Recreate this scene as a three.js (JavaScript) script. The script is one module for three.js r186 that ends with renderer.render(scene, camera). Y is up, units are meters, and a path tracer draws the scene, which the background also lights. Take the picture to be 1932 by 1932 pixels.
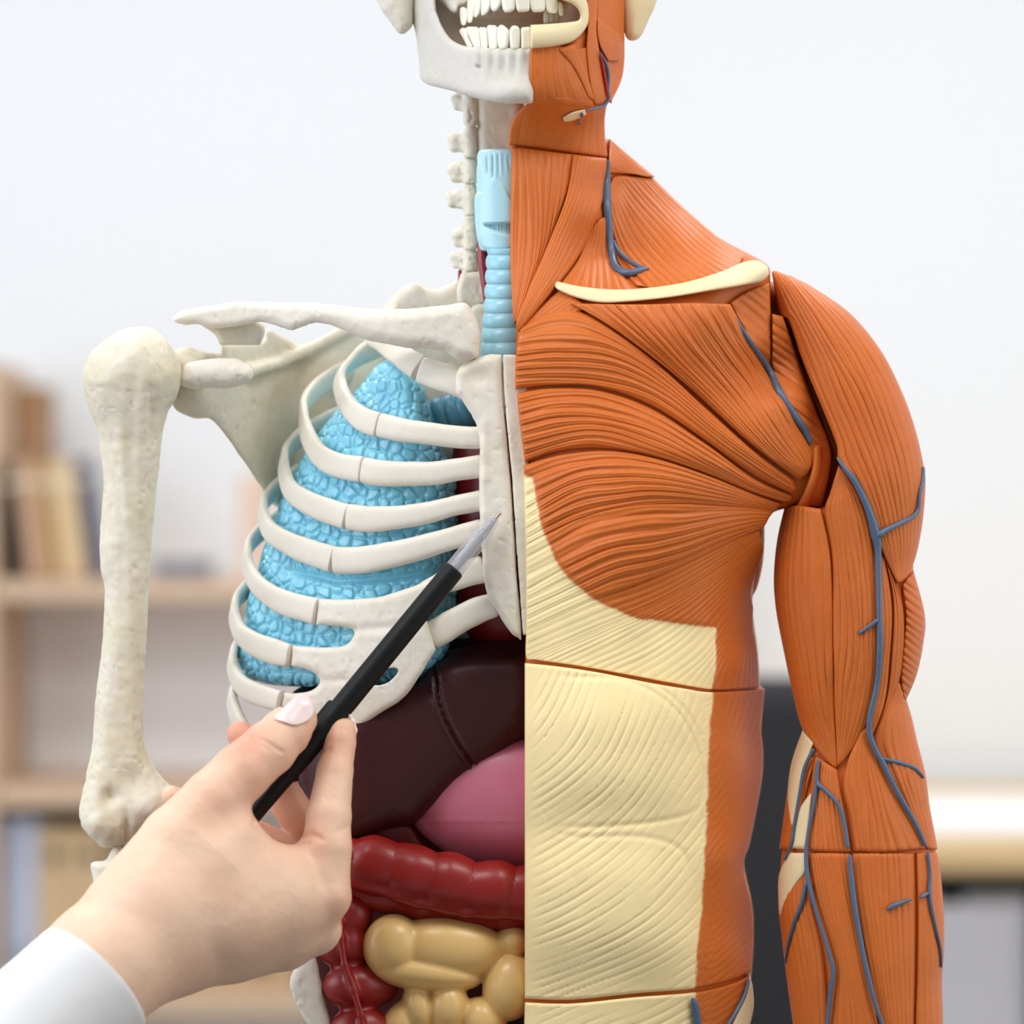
import * as THREE from 'three';
import { RoundedBoxGeometry } from 'three/addons/geometries/RoundedBoxGeometry.js';
import { RectAreaLightUniformsLib } from 'three/addons/lights/RectAreaLightUniformsLib.js';

// ---------------------------------------------------------------- camera, light, exposure
const S = 0.00022, D = 1.2, CY = 1.17;              // metres per photo pixel at the model's breastbone, camera distance, camera height
const scene = new THREE.Scene();
const camera = new THREE.PerspectiveCamera(2 * Math.atan(966 * S / D) * 180 / Math.PI, 1, 0.05, 40);
camera.position.set(0, CY, D);
camera.lookAt(0, CY, 0);
camera.focus = D + 0.002;
camera.userData.fStop = 5.6;
const renderer = new THREE.WebGLRenderer({ antialias: true });
renderer.toneMapping = THREE.LinearToneMapping;
renderer.toneMappingExposure = 0.43;
renderer.shadowMap.enabled = true;
RectAreaLightUniformsLib.init();
scene.background = new THREE.Color(0.80, 0.90, 1.0);   // overcast daylight outside the window
function areaLight(w, h, at, to, color, power) {
  const l = new THREE.RectAreaLight(color, power, w, h);
  l.position.set(...at); l.lookAt(...to); scene.add(l); return l;
}
areaLight(2.6, 1.7, [-2.36, 1.75, 0.75], [0, 1.45, 0.15], 0xeaf1ff, 7.6);      // daylight through the window in the left wall
areaLight(2.0, 1.7, [2.36, 1.75, 0.9], [0, 1.45, 0.2], 0xfbf8f4, 4.0);         // daylight through the window in the right wall
const LAMPS = [[-0.9, -2.05], [0.9, -2.05], [-0.9, -0.85], [0.9, -0.85], [-0.9, 1.0], [0.9, 1.0]];
for (const [x, z] of LAMPS) areaLight(1.1, 0.55, [x, 2.72, z], [x, 0, z], 0xfffdfa, z < -1.5 ? 11.5 : z < 0 ? 16 : 21);

// ---------------------------------------------------------------- tools
const clamp = (x, a = 0, b = 1) => Math.min(b, Math.max(a, x)), lerp = (a, b, t) => a + (b - a) * t;
const ss = (a, b, x) => { const t = clamp((x - a) / (b - a)); return t * t * (3 - 2 * t); };
function hash(i, j = 0, k = 0) { let h = Math.imul(i | 0, 374761393) ^ Math.imul(j | 0, 668265263) ^ Math.imul(k | 0, 2147483647 - 97); h = Math.imul(h ^ (h >>> 13), 1274126177); h ^= h >>> 16; return (h >>> 0) / 4294967296; }
function noise(x, y = 0, z = 0) {          // value noise, -1..1
  const i = Math.floor(x), j = Math.floor(y), k = Math.floor(z); let u = x - i, v = y - j, w = z - k;
  u = u * u * (3 - 2 * u); v = v * v * (3 - 2 * v); w = w * w * (3 - 2 * w);
  const L = (a, b, t) => a + (b - a) * t;
  return 2 * L(L(L(hash(i, j, k), hash(i + 1, j, k), u), L(hash(i, j + 1, k), hash(i + 1, j + 1, k), u), v),
    L(L(hash(i, j, k + 1), hash(i + 1, j, k + 1), u), L(hash(i, j + 1, k + 1), hash(i + 1, j + 1, k + 1), u), v), w) - 1;
}
const fbm = (x, y, z) => noise(x, y, z) * 0.6 + noise(x * 2.1 + 7, y * 2.1, z * 2.1) * 0.28 + noise(x * 4.3, y * 4.3 + 3, z * 4.3) * 0.14;
// photo pixel x, y and height z towards the camera (same unit) -> metres
function W(x, y, z) { const d = z * S, k = (D - d) / D * S; return [(x - 966) * k, CY - (y - 966) * k, d]; }
// smooth curve through points; a third entry of 1 in a 2-D point makes it a corner
function curve(pts, closed, step = 6, dim = pts[0].length > 2 && !closed ? pts[0].length : 2) {
  const n = pts.length, out = [], at = (i) => pts[closed ? (i + n) % n : clamp(i, 0, n - 1)], sharp = (p) => dim === 2 && p[2] === 1;
  for (let i = 0; i < (closed ? n : n - 1); i++) {
    const b = at(i), c = at(i + 1), a = sharp(b) ? b : at(i - 1), d = sharp(c) ? c : at(i + 2);
    const m = Math.max(1, Math.round(Math.hypot(c[0] - b[0], c[1] - b[1], dim > 2 ? c[2] - b[2] : 0) / step));
    for (let k = 0; k < m; k++) {
      const t = k / m, q = [];
      for (let e = 0; e < dim; e++) q.push(0.5 * (2 * b[e] + (c[e] - a[e]) * t + (2 * a[e] - 5 * b[e] + 4 * c[e] - d[e]) * t * t + (3 * b[e] - a[e] - 3 * c[e] + d[e]) * t * t * t));
      out.push(q);
    }
  }
  if (!closed) out.push(at(n - 1).slice(0, dim));
  return out;
}
function resample(line, n) {                 // n + 1 points at even spacing
  const acc = [0]; for (let i = 1; i < line.length; i++) { let s = 0; for (let e = 0; e < Math.min(3, line[i].length); e++) s += (line[i][e] - line[i - 1][e]) ** 2; acc.push(acc[i - 1] + Math.sqrt(s)); }
  const out = [], L = acc.at(-1); let j = 1;
  for (let i = 0; i <= n; i++) {
    const s = L * i / n; while (j < acc.length - 1 && acc[j] < s) j++;
    const t = clamp((s - acc[j - 1]) / ((acc[j] - acc[j - 1]) || 1)); out.push(line[j].map((v, e) => lerp(line[j - 1][e], v, t)));
  }
  return out;
}
function table(rows) {                       // smooth function y -> value from [y, value] rows
  return (y) => {
    const n = rows.length; if (y <= rows[0][0]) return rows[0][1]; if (y >= rows[n - 1][0]) return rows[n - 1][1];
    let i = 0; while (rows[i + 1][0] < y) i++;
    const g = (k) => rows[clamp(k, 0, n - 1)], sl = (k) => { const a = g(k - 1), b = g(k + 1); return (b[1] - a[1]) / ((b[0] - a[0]) || 1); };
    const h = g(i + 1)[0] - g(i)[0], t = (y - g(i)[0]) / h, t2 = t * t, t3 = t2 * t;
    return (2 * t3 - 3 * t2 + 1) * g(i)[1] + (t3 - 2 * t2 + t) * h * sl(i) + (3 * t2 - 2 * t3) * g(i + 1)[1] + (t3 - t2) * h * sl(i + 1);
  };
}
function plate(pts) {                        // thin-plate surface through [x, y, z] samples
  const n = pts.length, N = n + 3, A = Array.from({ length: N }, () => new Float64Array(N + 1)), U = (r2) => r2 > 0 ? r2 * Math.log(r2) : 0, k = 1 / 300;
  const P = pts.map(([x, y, z]) => [x * k, y * k, z]);
  P.forEach((p, i) => { P.forEach((q, j) => { A[i][j] = U((p[0] - q[0]) ** 2 + (p[1] - q[1]) ** 2); }); A[i][i] += 0.002; [1, p[0], p[1]].forEach((v, e) => { A[i][n + e] = v; A[n + e][i] = v; }); A[i][N] = p[2]; });
  for (let c = 0; c < N; c++) {
    let b = c; for (let r = c + 1; r < N; r++) if (Math.abs(A[r][c]) > Math.abs(A[b][c])) b = r; const row = A[b]; A[b] = A[c]; A[c] = row;
    for (let r = 0; r < N; r++) if (r !== c && A[r][c]) { const f = A[r][c] / A[c][c]; for (let e = c; e <= N; e++) A[r][e] -= f * A[c][e]; }
  }
  const w = A.map((r, i) => r[N] / r[i]);
  return (x, y) => { x *= k; y *= k; let s = w[n] + w[n + 1] * x + w[n + 2] * y; for (let i = 0; i < n; i++) { const dx = x - P[i][0], dy = y - P[i][1], r2 = dx * dx + dy * dy; if (r2 > 0) s += w[i] * r2 * Math.log(r2); } return s; };
}
// signed distance (inside < 0) to a closed outline, looked up in a grid
function area(outline, step = 3, pad = 40, smooth = true) {
  const L = smooth ? curve(outline, true, 5) : outline.map((p) => [p[0], p[1]]); let x0 = 1e9, y0 = 1e9, x1 = -1e9, y1 = -1e9;
  for (const [x, y] of L) { x0 = Math.min(x0, x); y0 = Math.min(y0, y); x1 = Math.max(x1, x); y1 = Math.max(y1, y); }
  x0 -= pad; y0 -= pad; x1 += pad; y1 += pad;
  const nx = Math.ceil((x1 - x0) / step) + 1, ny = Math.ceil((y1 - y0) / step) + 1, G = new Float32Array(nx * ny), m = L.length;
  for (let j = 0; j < ny; j++) for (let i = 0; i < nx; i++) {
    const x = x0 + i * step, y = y0 + j * step; let d = 1e12, inn = false;
    for (let k = 0, p = m - 1; k < m; p = k++) {
      const ax = L[p][0], ay = L[p][1], bx = L[k][0] - ax, by = L[k][1] - ay, t = clamp(((x - ax) * bx + (y - ay) * by) / (bx * bx + by * by || 1)), ex = x - ax - bx * t, ey = y - ay - by * t;
      d = Math.min(d, ex * ex + ey * ey);
      if ((L[k][1] > y) !== (ay > y) && x < (L[k][0] - ax) * (y - ay) / (L[k][1] - ay) + ax) inn = !inn;
    }
    G[j * nx + i] = Math.sqrt(d) * (inn ? -1 : 1);
  }
  const f = (x, y) => {
    const gx = (x - x0) / step, gy = (y - y0) / step, cx = clamp(gx, 0, nx - 1.001), cy = clamp(gy, 0, ny - 1.001), i = cx | 0, j = cy | 0, u = cx - i, v = cy - j, o = j * nx + i;
    return lerp(lerp(G[o], G[o + 1], u), lerp(G[o + nx], G[o + nx + 1], u), v) + Math.hypot(gx - cx, gy - cy) * step;
  };
  f.box = [x0 + pad, y0 + pad, x1 - pad, y1 - pad]; return f;
}
// solid shapes as distance functions of x, y, z in pixels
const smin = (a, b, k) => { const h = Math.max(k - Math.abs(a - b), 0) / k; return Math.min(a, b) - h * h * k * 0.25; };
const smax = (a, b, k) => -smin(-a, -b, k);
function cone(a, b, ra, rb) {
  const bx = b[0] - a[0], by = b[1] - a[1], bz = b[2] - a[2], l = 1 / (bx * bx + by * by + bz * bz || 1);
  return (x, y, z) => { const px = x - a[0], py = y - a[1], pz = z - a[2], t = clamp((px * bx + py * by + pz * bz) * l); return Math.hypot(px - bx * t, py - by * t, pz - bz * t) - ra - (rb - ra) * t; };
}
function chain(pts, k = 8) { const c = []; for (let i = 1; i < pts.length; i++) c.push(cone(pts[i - 1], pts[i], pts[i - 1][3], pts[i][3])); return (x, y, z) => { let d = c[0](x, y, z); for (let i = 1; i < c.length; i++) d = smin(d, c[i](x, y, z), k); return d; }; }
function egg(c, r, ang = 0) {
  const ca = Math.cos(ang), sa = Math.sin(ang);
  return (x, y, z) => { const px = x - c[0], py = y - c[1], a = (px * ca + py * sa) / r[0], b = (py * ca - px * sa) / r[1], e = (z - c[2]) / r[2], k0 = Math.hypot(a, b, e), k1 = Math.hypot(a / r[0], b / r[1], e / r[2]); return k1 < 1e-9 ? -Math.min(...r) : k0 * (k0 - 1) / k1; };
}
// a slab with the outline sd, half thickness H (number or function), rounded by R, along the middle surface zc
function slab(sd, zc, H, R) {
  const fz = typeof zc === 'function' ? zc : () => zc, fh = typeof H === 'function' ? H : () => H;
  return (x, y, z) => { const h = fh(x, y), r = Math.min(R, h), a = sd(x, y) + r, b = Math.abs(z - fz(x, y)) - h + r; return Math.min(Math.max(a, b), 0) + Math.hypot(Math.max(a, 0), Math.max(b, 0)) - r; };
}
function finish(pos, idx, normals, colors, flip) {
  const n = pos.length / 3, P = new Float32Array(pos.length), uv = new Float32Array(n * 2);
  for (let i = 0; i < n; i++) { const w = W(pos[i * 3], pos[i * 3 + 1], pos[i * 3 + 2]); P[i * 3] = w[0]; P[i * 3 + 1] = w[1]; P[i * 3 + 2] = w[2]; uv[i * 2] = w[0]; uv[i * 2 + 1] = w[1]; }
  if (flip) for (let i = 0; i < idx.length; i += 3) { const t = idx[i]; idx[i] = idx[i + 1]; idx[i + 1] = t; }
  const g = new THREE.BufferGeometry();
  g.setAttribute('position', new THREE.BufferAttribute(P, 3)); g.setAttribute('uv', new THREE.BufferAttribute(uv, 2)); g.setIndex(new THREE.BufferAttribute(Uint32Array.from(idx), 1));
  if (colors) g.setAttribute('color', new THREE.BufferAttribute(Float32Array.from(colors), 3));
  if (normals) g.setAttribute('normal', new THREE.BufferAttribute(normals, 3)); else g.computeVertexNormals();
  return g;
}
// surface nets: a mesh of the solid f inside the box [x0, y0, z0, x1, y1, z1] with cells of size h
function solid(f, [x0, y0, z0, x1, y1, z1], h, { push, color, slope = 1.8 } = {}) {
  const nx = Math.ceil((x1 - x0) / h) + 1, ny = Math.ceil((y1 - y0) / h) + 1, nz = Math.ceil((z1 - z0) / h) + 1, F = new Float32Array(nx * ny * nz), sx = 1, sy = nx, sz = nx * ny, B = 8, far = (B / 2 * 1.74 + 1) * h * slope;
  for (let bk = 0; bk < nz; bk += B) for (let bj = 0; bj < ny; bj += B) for (let bi = 0; bi < nx; bi += B) {
    const d = f(x0 + (bi + B / 2) * h, y0 + (bj + B / 2) * h, z0 + (bk + B / 2) * h), skip = Math.abs(d) > far;
    for (let k = bk; k < Math.min(nz, bk + B); k++) for (let j = bj; j < Math.min(ny, bj + B); j++) for (let i = bi; i < Math.min(nx, bi + B); i++) F[i + j * sy + k * sz] = skip ? d : f(x0 + i * h, y0 + j * h, z0 + k * h);
  }
  const id = new Int32Array(F.length).fill(-1), pos = [], idx = [], O = [0, sx, sy, sx + sy, sz, sz + sx, sz + sy, sz + sx + sy], E = [[0, 1], [2, 3], [4, 5], [6, 7], [0, 2], [1, 3], [4, 6], [5, 7], [0, 4], [1, 5], [2, 6], [3, 7]];
  for (let k = 0; k < nz - 1; k++) for (let j = 0; j < ny - 1; j++) for (let i = 0; i < nx - 1; i++) {
    const o = i + j * sy + k * sz; let m = 0; for (let c = 0; c < 8; c++) if (F[o + O[c]] < 0) m++;
    if (m === 0 || m === 8) continue;
    let cx = 0, cy = 0, cz = 0, c = 0;
    for (const [a, b] of E) { const fa = F[o + O[a]], fb = F[o + O[b]]; if ((fa < 0) !== (fb < 0)) { const t = fa / (fa - fb); cx += lerp(a & 1, b & 1, t); cy += lerp(a >> 1 & 1, b >> 1 & 1, t); cz += lerp(a >> 2, b >> 2, t); c++; } }
    id[o] = pos.length / 3; pos.push(x0 + (i + cx / c) * h, y0 + (j + cy / c) * h, z0 + (k + cz / c) * h);
  }
  for (let k = 1; k < nz - 1; k++) for (let j = 1; j < ny - 1; j++) for (let i = 1; i < nx - 1; i++) {
    const o = i + j * sy + k * sz, a = F[o] < 0;
    for (const [s, u, v] of [[sx, sy, sz], [sy, sz, sx], [sz, sx, sy]]) if (a !== F[o + s] < 0) {
      const p = id[o], q = id[o - u], r = id[o - u - v], t = id[o - v]; if (p < 0 || q < 0 || r < 0 || t < 0) continue;
      if (a) idx.push(p, q, r, p, r, t); else idx.push(p, r, q, p, t, r);
    }
  }
  const n = pos.length / 3, N = new Float32Array(n * 3), e = h * 0.35, C = color ? [] : null;
  for (let i = 0; i < n; i++) {
    let x = pos[i * 3], y = pos[i * 3 + 1], z = pos[i * 3 + 2], gx, gy, gz, l;
    for (let it = 0; it < 2; it++) {
      gx = f(x + e, y, z) - f(x - e, y, z); gy = f(x, y + e, z) - f(x, y - e, z); gz = f(x, y, z + e) - f(x, y, z - e); l = Math.hypot(gx, gy, gz) || 1;
      if (it === 0) { const s = clamp(-f(x, y, z) / (l / (2 * e)), -h * 0.6, h * 0.6); x += gx / l * s; y += gy / l * s; z += gz / l * s; }
    }
    gx /= l; gy /= l; gz /= l;
    if (push) { const s = push(x, y, z, gx, gy, gz); x += gx * s; y += gy * s; z += gz * s; }
    pos[i * 3] = x; pos[i * 3 + 1] = y; pos[i * 3 + 2] = z; N[i * 3] = gx; N[i * 3 + 1] = -gy; N[i * 3 + 2] = gz;
    if (C) C.push(...color(x, y, z, gx, gy, gz));
  }
  let s = 0; for (let i = 0; i < idx.length; i += 3 * Math.max(1, Math.floor(idx.length / 900))) {
    const [a, b, c] = [idx[i] * 3, idx[i + 1] * 3, idx[i + 2] * 3], ux = pos[b] - pos[a], uy = -(pos[b + 1] - pos[a + 1]), uz = pos[b + 2] - pos[a + 2], vx = pos[c] - pos[a], vy = -(pos[c + 1] - pos[a + 1]), vz = pos[c + 2] - pos[a + 2];
    s += (uy * vz - uz * vy) * N[a] + (uz * vx - ux * vz) * N[a + 1] + (ux * vy - uy * vx) * N[a + 2];
  }
  return finish(pos, idx, push ? null : N, C, s < 0);
}
// closed rings of points joined into a tube, with flat caps
function rings(R, caps = true, color) {
  const n = R[0].length, pos = [], idx = [], C = color ? [] : null;
  for (const r of R) for (const p of r) { pos.push(p[0], p[1], p[2]); if (C) C.push(...color(...p)); }
  for (let i = 0; i < R.length - 1; i++) for (let j = 0; j < n; j++) { const a = i * n + j, b = i * n + (j + 1) % n; idx.push(a, b, a + n, b, b + n, a + n); }
  if (caps) for (const i of [0, R.length - 1]) {
    const c = [0, 1, 2].map((e) => R[i].reduce((s, p) => s + p[e], 0) / n), o = pos.length / 3; pos.push(...c); if (C) C.push(...color(...c));
    for (let j = 0; j < n; j++) { const a = i * n + j, b = i * n + (j + 1) % n; if (i) idx.push(a, b, o); else idx.push(b, a, o); }
  }
  let v = 0; for (let i = 0; i < idx.length; i += 3) { const [a, b, c] = [idx[i] * 3, idx[i + 1] * 3, idx[i + 2] * 3]; v += pos[a] * (pos[b + 1] * pos[c + 2] - pos[b + 2] * pos[c + 1]) + pos[a + 1] * (pos[b + 2] * pos[c] - pos[b] * pos[c + 2]) + pos[a + 2] * (pos[b] * pos[c + 1] - pos[b + 1] * pos[c]); }
  return finish(pos, idx, null, C, v > 0);
}
// tube along [x, y, z, half width, half thickness] points; out(x, y, z) gives the direction of the thickness
function sweep(path, { out, step = 6, n = 16, p = 2, wob = 0, color, round = true, chamfer = [1, 1] } = {}) {
  const L = curve(path, false, step, 5), R = [], m = L.length;
  L.forEach((q, i) => {
    const a = L[Math.max(0, i - 1)], b = L[Math.min(m - 1, i + 1)], t = new THREE.Vector3(b[0] - a[0], b[1] - a[1], b[2] - a[2]).normalize();
    const o = out ? new THREE.Vector3(...out(q[0], q[1], q[2], i / (m - 1))) : new THREE.Vector3(0, 0, 1); o.addScaledVector(t, -o.dot(t)).normalize();
    const w = new THREE.Vector3().crossVectors(t, o), e = round ? Math.min(i * step / Math.max(q[3] * chamfer[0], 1), (m - 1 - i) * step / Math.max(q[3] * chamfer[1], 1)) : 1, km = chamfer[i < m / 2 ? 0 : 1] < 0.3 ? 0.87 : 0.06, k = e >= 1 ? 1 : Math.sqrt(clamp(1 - (1 - e) ** 2, km, 1)), ring = [];
    for (let j = 0; j < n; j++) {
      const f = j / n * 2 * Math.PI, c = Math.cos(f), s = Math.sin(f), cw = Math.sign(c) * Math.abs(c) ** (2 / p), sw = Math.sign(s) * Math.abs(s) ** (2 / p);
      const g = 1 + wob * fbm(q[0] / 30 + c * 0.8, q[1] / 30 + s * 0.8, q[2] / 30), A = q[3] * k * g * cw, T = q[4] * k * g * sw;
      ring.push([q[0] + w.x * A + o.x * T, q[1] + w.y * A + o.y * T, q[2] + w.z * A + o.z * T]);
    }
    R.push(ring);
  });
  return rings(R, true, color);
}
const vein = (pts, zf, lift = 3, r) => sweep(pts.map(([x, y, w]) => [x, y, zf(x, y) + lift, w ?? r, (w ?? r) * 0.9]), { step: 5, n: 10 });
// fibre relief: rounded ridges with narrow grooves; s counts ridges across, u runs along them
function ridge(s, u, seed, breakup = 0.5) {
  s += 0.4 * noise(s * 0.35, u * 1.7, seed) + 0.08 * noise(s * 0.9, u * 4, seed + 5);
  const i = Math.floor(s), f = Math.abs(2 * (s - i) - 1), a = 1 - breakup * (0.5 + 0.5 * noise(i * 7.31 + (s > i + 0.5 ? 1 : 0) * 0, u * 4, seed + 9));
  return (1 - Math.pow(f, 2.2)) * a + 0.12 * Math.sin(s * 5.2 * Math.PI + 2 * noise(s, u * 3, seed));
}
// a sheet lofted across guide curves (each runs along the fibres), with a skirt that gives it thickness
function sheet(curves, { z, lift = 0, bulge = 0, fib = 10, amp = 0.26, ampMax = 4.5, seed = 1, du = 5, per = 7, q = 2.4, ends = [6, 6], skirt = 22, color, breakup = 0.5, extra, edge = 5, damp } = {}) {
  const len = Math.max(...curves.map((c) => { let s = 0; for (let i = 1; i < c.length; i++) s += Math.hypot(c[i][0] - c[i - 1][0], c[i][1] - c[i - 1][1]); return s; }));
  const nu = Math.max(6, Math.round(len / du)), K = curves.length, G = curves.map((c) => resample(curve(c.map((p) => [p[0], p[1]]), false, 5, 2), nu)), nv = Math.max(8, Math.round(fib * per));
  const pos = [], idx = [], C = [], XY = [];
  for (let j = 0; j <= nv; j++) {
    const v = j / nv, t = v * (K - 1), k = Math.min(K - 2, Math.floor(t)), f = t - k, a = G[Math.max(0, k - 1)], b = G[k], c = G[k + 1], d = G[Math.min(K - 1, k + 2)];
    for (let i = 0; i <= nu; i++) { const g = [0, 1].map((e) => { const A = k ? a[i][e] : 2 * b[i][e] - c[i][e], Dd = k + 2 < K ? d[i][e] : 2 * c[i][e] - b[i][e]; return 0.5 * (2 * b[i][e] + (c[i][e] - A) * f + (2 * A - 5 * b[i][e] + 4 * c[i][e] - Dd) * f * f + (3 * b[i][e] - A - 3 * c[i][e] + Dd) * f * f * f); }); XY.push(g); }
  }
  const w = nu + 1;
  for (let j = 0; j <= nv; j++) for (let i = 0; i <= nu; i++) {
    const [x, y] = XY[j * w + i], u = i / nu, v = j / nv, jn = XY[Math.min(nv, j + 1) * w + i], jp = XY[Math.max(0, j - 1) * w + i], sp = Math.hypot(jn[0] - jp[0], jn[1] - jp[1]) / (Math.min(nv, j + 1) - Math.max(0, j - 1)) * nv / fib;
    const A = Math.min(ampMax, amp * sp) * (damp ? damp(x, y) : 1), wide = sp * fib, dv = Math.min(v, 1 - v) * wide, b = bulge * (1 - Math.abs(2 * v - 1) ** q) * clamp(wide / 60) * (damp ? 2 * damp(x, y) - 0.99 : 1);
    const eu = Math.min(u * len / Math.max(1, ends[0]), 1), ev = Math.min((1 - u) * len / Math.max(1, ends[1]), 1), ro = dv < edge ? edge - Math.sqrt(Math.max(0, edge * edge - (edge - dv) ** 2)) : 0;
    let h = z(x, y, u, v) + lift + b + A * ridge(v * fib, u * len / 260, seed, breakup) - ro;
    if (ends[0]) h -= (1 - eu) ** 2 * ends[0] * 0.6; if (ends[1]) h -= (1 - ev) ** 2 * ends[1] * 0.6;
    if (extra) h += extra(x, y, u, v);
    pos.push(x, y, h); if (color) C.push(...color(x, y, u, v));
  }
  for (let j = 0; j < nv; j++) for (let i = 0; i < nu; i++) { const a = j * w + i; idx.push(a, a + 1, a + w, a + 1, a + w + 1, a + w); }
  const rim = []; for (let i = 0; i <= nu; i++) rim.push(i); for (let j = 1; j <= nv; j++) rim.push(j * w + nu); for (let i = nu - 1; i >= 0; i--) rim.push(nv * w + i); for (let j = nv - 1; j > 0; j--) rim.push(j * w);
  const o = pos.length / 3; for (const r of rim) { pos.push(pos[r * 3], pos[r * 3 + 1], pos[r * 3 + 2] - skirt); if (color) C.push(C[r * 3], C[r * 3 + 1], C[r * 3 + 2]); }
  for (let i = 0; i < rim.length; i++) { const a = rim[i], b = rim[(i + 1) % rim.length], c = o + i, d = o + (i + 1) % rim.length; idx.push(b, a, d, a, c, d); }
  const m = (nv >> 1) * w + (nu >> 1), cr = (pos[(m + 1) * 3] - pos[m * 3]) * (pos[(m + w) * 3 + 1] - pos[m * 3 + 1]) - (pos[(m + 1) * 3 + 1] - pos[m * 3 + 1]) * (pos[(m + w) * 3] - pos[m * 3]);
  return finish(pos, idx, null, color ? C : null, cr > 0);
}
// ---------------------------------------------------------------- names, materials
const taken = {};
function numbered(name) { const n = taken[name] = (taken[name] ?? -1) + 1; return n ? name + '_' + String(n).padStart(3, '0') : name; }
function mesh(name, geometry, material, parent = scene) { const m = new THREE.Mesh(geometry, material); m.name = numbered(name); m.castShadow = m.receiveShadow = true; parent.add(m); return m; }
function tag(o, label, category, group) { Object.assign(o.userData, { label, category }); if (group) o.userData.group = group; return o; }
function base(name, at = [0, 0, 0], label, category, group) { const g = new THREE.Group(); g.name = numbered(name); g.position.set(...at); scene.add(g); return label ? tag(g, label, category, group) : g; }
function part(name, geometry, material, parent, at) {   // geometry in world metres (or in the parent's own axes with at)
  const m = mesh(name, geometry, material, parent);
  if (at) m.position.set(...at); else { const p = new THREE.Vector3(); for (let o = parent; o && o !== scene; o = o.parent) p.add(o.position); m.position.copy(p.negate()); }
  return m;
}
const structure = (name, geometry, material, at) => { const m = mesh(name, geometry, material); if (at) m.position.set(...at); m.userData.kind = 'structure'; return m; };
const srgb = (hex) => { const c = new THREE.Color(hex); return [c.r, c.g, c.b]; };
const mat = (color, roughness = 0.5, more = {}) => new THREE.MeshPhysicalMaterial({ color, roughness, ...more });
function grain(w, h, f, { linear = false, sx = 1, sy = 1 } = {}) {      // a texture computed pixel by pixel; f gives [r, g, b] in 0..255
  const d = new Uint8Array(w * h * 4); for (let j = 0; j < h; j++) for (let i = 0; i < w; i++) { const c = f(i / w, j / h), o = (j * w + i) * 4; d[o] = clamp(c[0], 0, 255); d[o + 1] = clamp(c[1], 0, 255); d[o + 2] = clamp(c[2], 0, 255); d[o + 3] = 255; }
  const t = new THREE.DataTexture(d, w, h); t.wrapS = t.wrapT = THREE.RepeatWrapping; t.magFilter = THREE.LinearFilter; t.minFilter = THREE.LinearMipmapLinearFilter; if (!linear) t.colorSpace = THREE.SRGBColorSpace; t.repeat.set(sx, sy); t.needsUpdate = true; return t;
}

// ---------------------------------------------------------------- the room
const plaster = mat(0xf1f4f7, 0.9, { bumpMap: grain(128, 128, (u, v) => { const n = 128 + 60 * fbm(u * 60, v * 60, 1); return [n, n, n]; }, { linear: true, sx: 2, sy: 2 }), bumpScale: 0.0006 });
const box = (w, h, d, r = 0.004) => new RoundedBoxGeometry(w, h, d, 2, Math.min(r, w / 2.2, h / 2.2, d / 2.2));
const woodTex = (a, b, seed) => grain(256, 256, (u, v) => { const g = 0.5 + 0.5 * Math.sin(40 * (v + 0.08 * fbm(u * 2, v * 9, seed)) + 6 * fbm(u * 1.5, v * 14, seed + 3)), f = noise(u * 6, v * 160, seed) * 0.2, t = clamp(g * 0.6 + 0.2 + f); return [0, 1, 2].map((e) => lerp(a[e], b[e], t)); });
const oak = mat(0xffffff, 0.55, { map: woodTex([208, 176, 146], [224, 196, 168], 3) });
const deskWood = mat(0xffffff, 0.5, { map: woodTex([214, 180, 128], [228, 198, 150], 11) });
const floorMat = mat(0xffffff, 0.5, { map: woodTex([150, 147, 143], [164, 161, 156], 21) });
const X = 2.5, ZB = -3.2, ZF = 3.0, H = 2.8;
structure('floor', new THREE.BoxGeometry(2 * X + 0.4, 0.1, ZF - ZB + 0.4), floorMat, [0, -0.05, (ZF + ZB) / 2]);
structure('ceiling', new THREE.BoxGeometry(2 * X + 0.4, 0.1, ZF - ZB + 0.4), plaster, [0, H + 0.05, (ZF + ZB) / 2]);
structure('wall_back', new THREE.BoxGeometry(2 * X + 0.4, H, 0.1), plaster, [0, H / 2, ZB - 0.05]);
structure('wall_front', new THREE.BoxGeometry(2 * X + 0.4, H, 0.1), mat(0x8f949a, 0.9), [0, H / 2, ZF + 0.05]);
const white = mat(0xf0f0ee, 0.45), glass = mat(0xffffff, 0.02, { transmission: 1, thickness: 0, ior: 1.45 });
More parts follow.
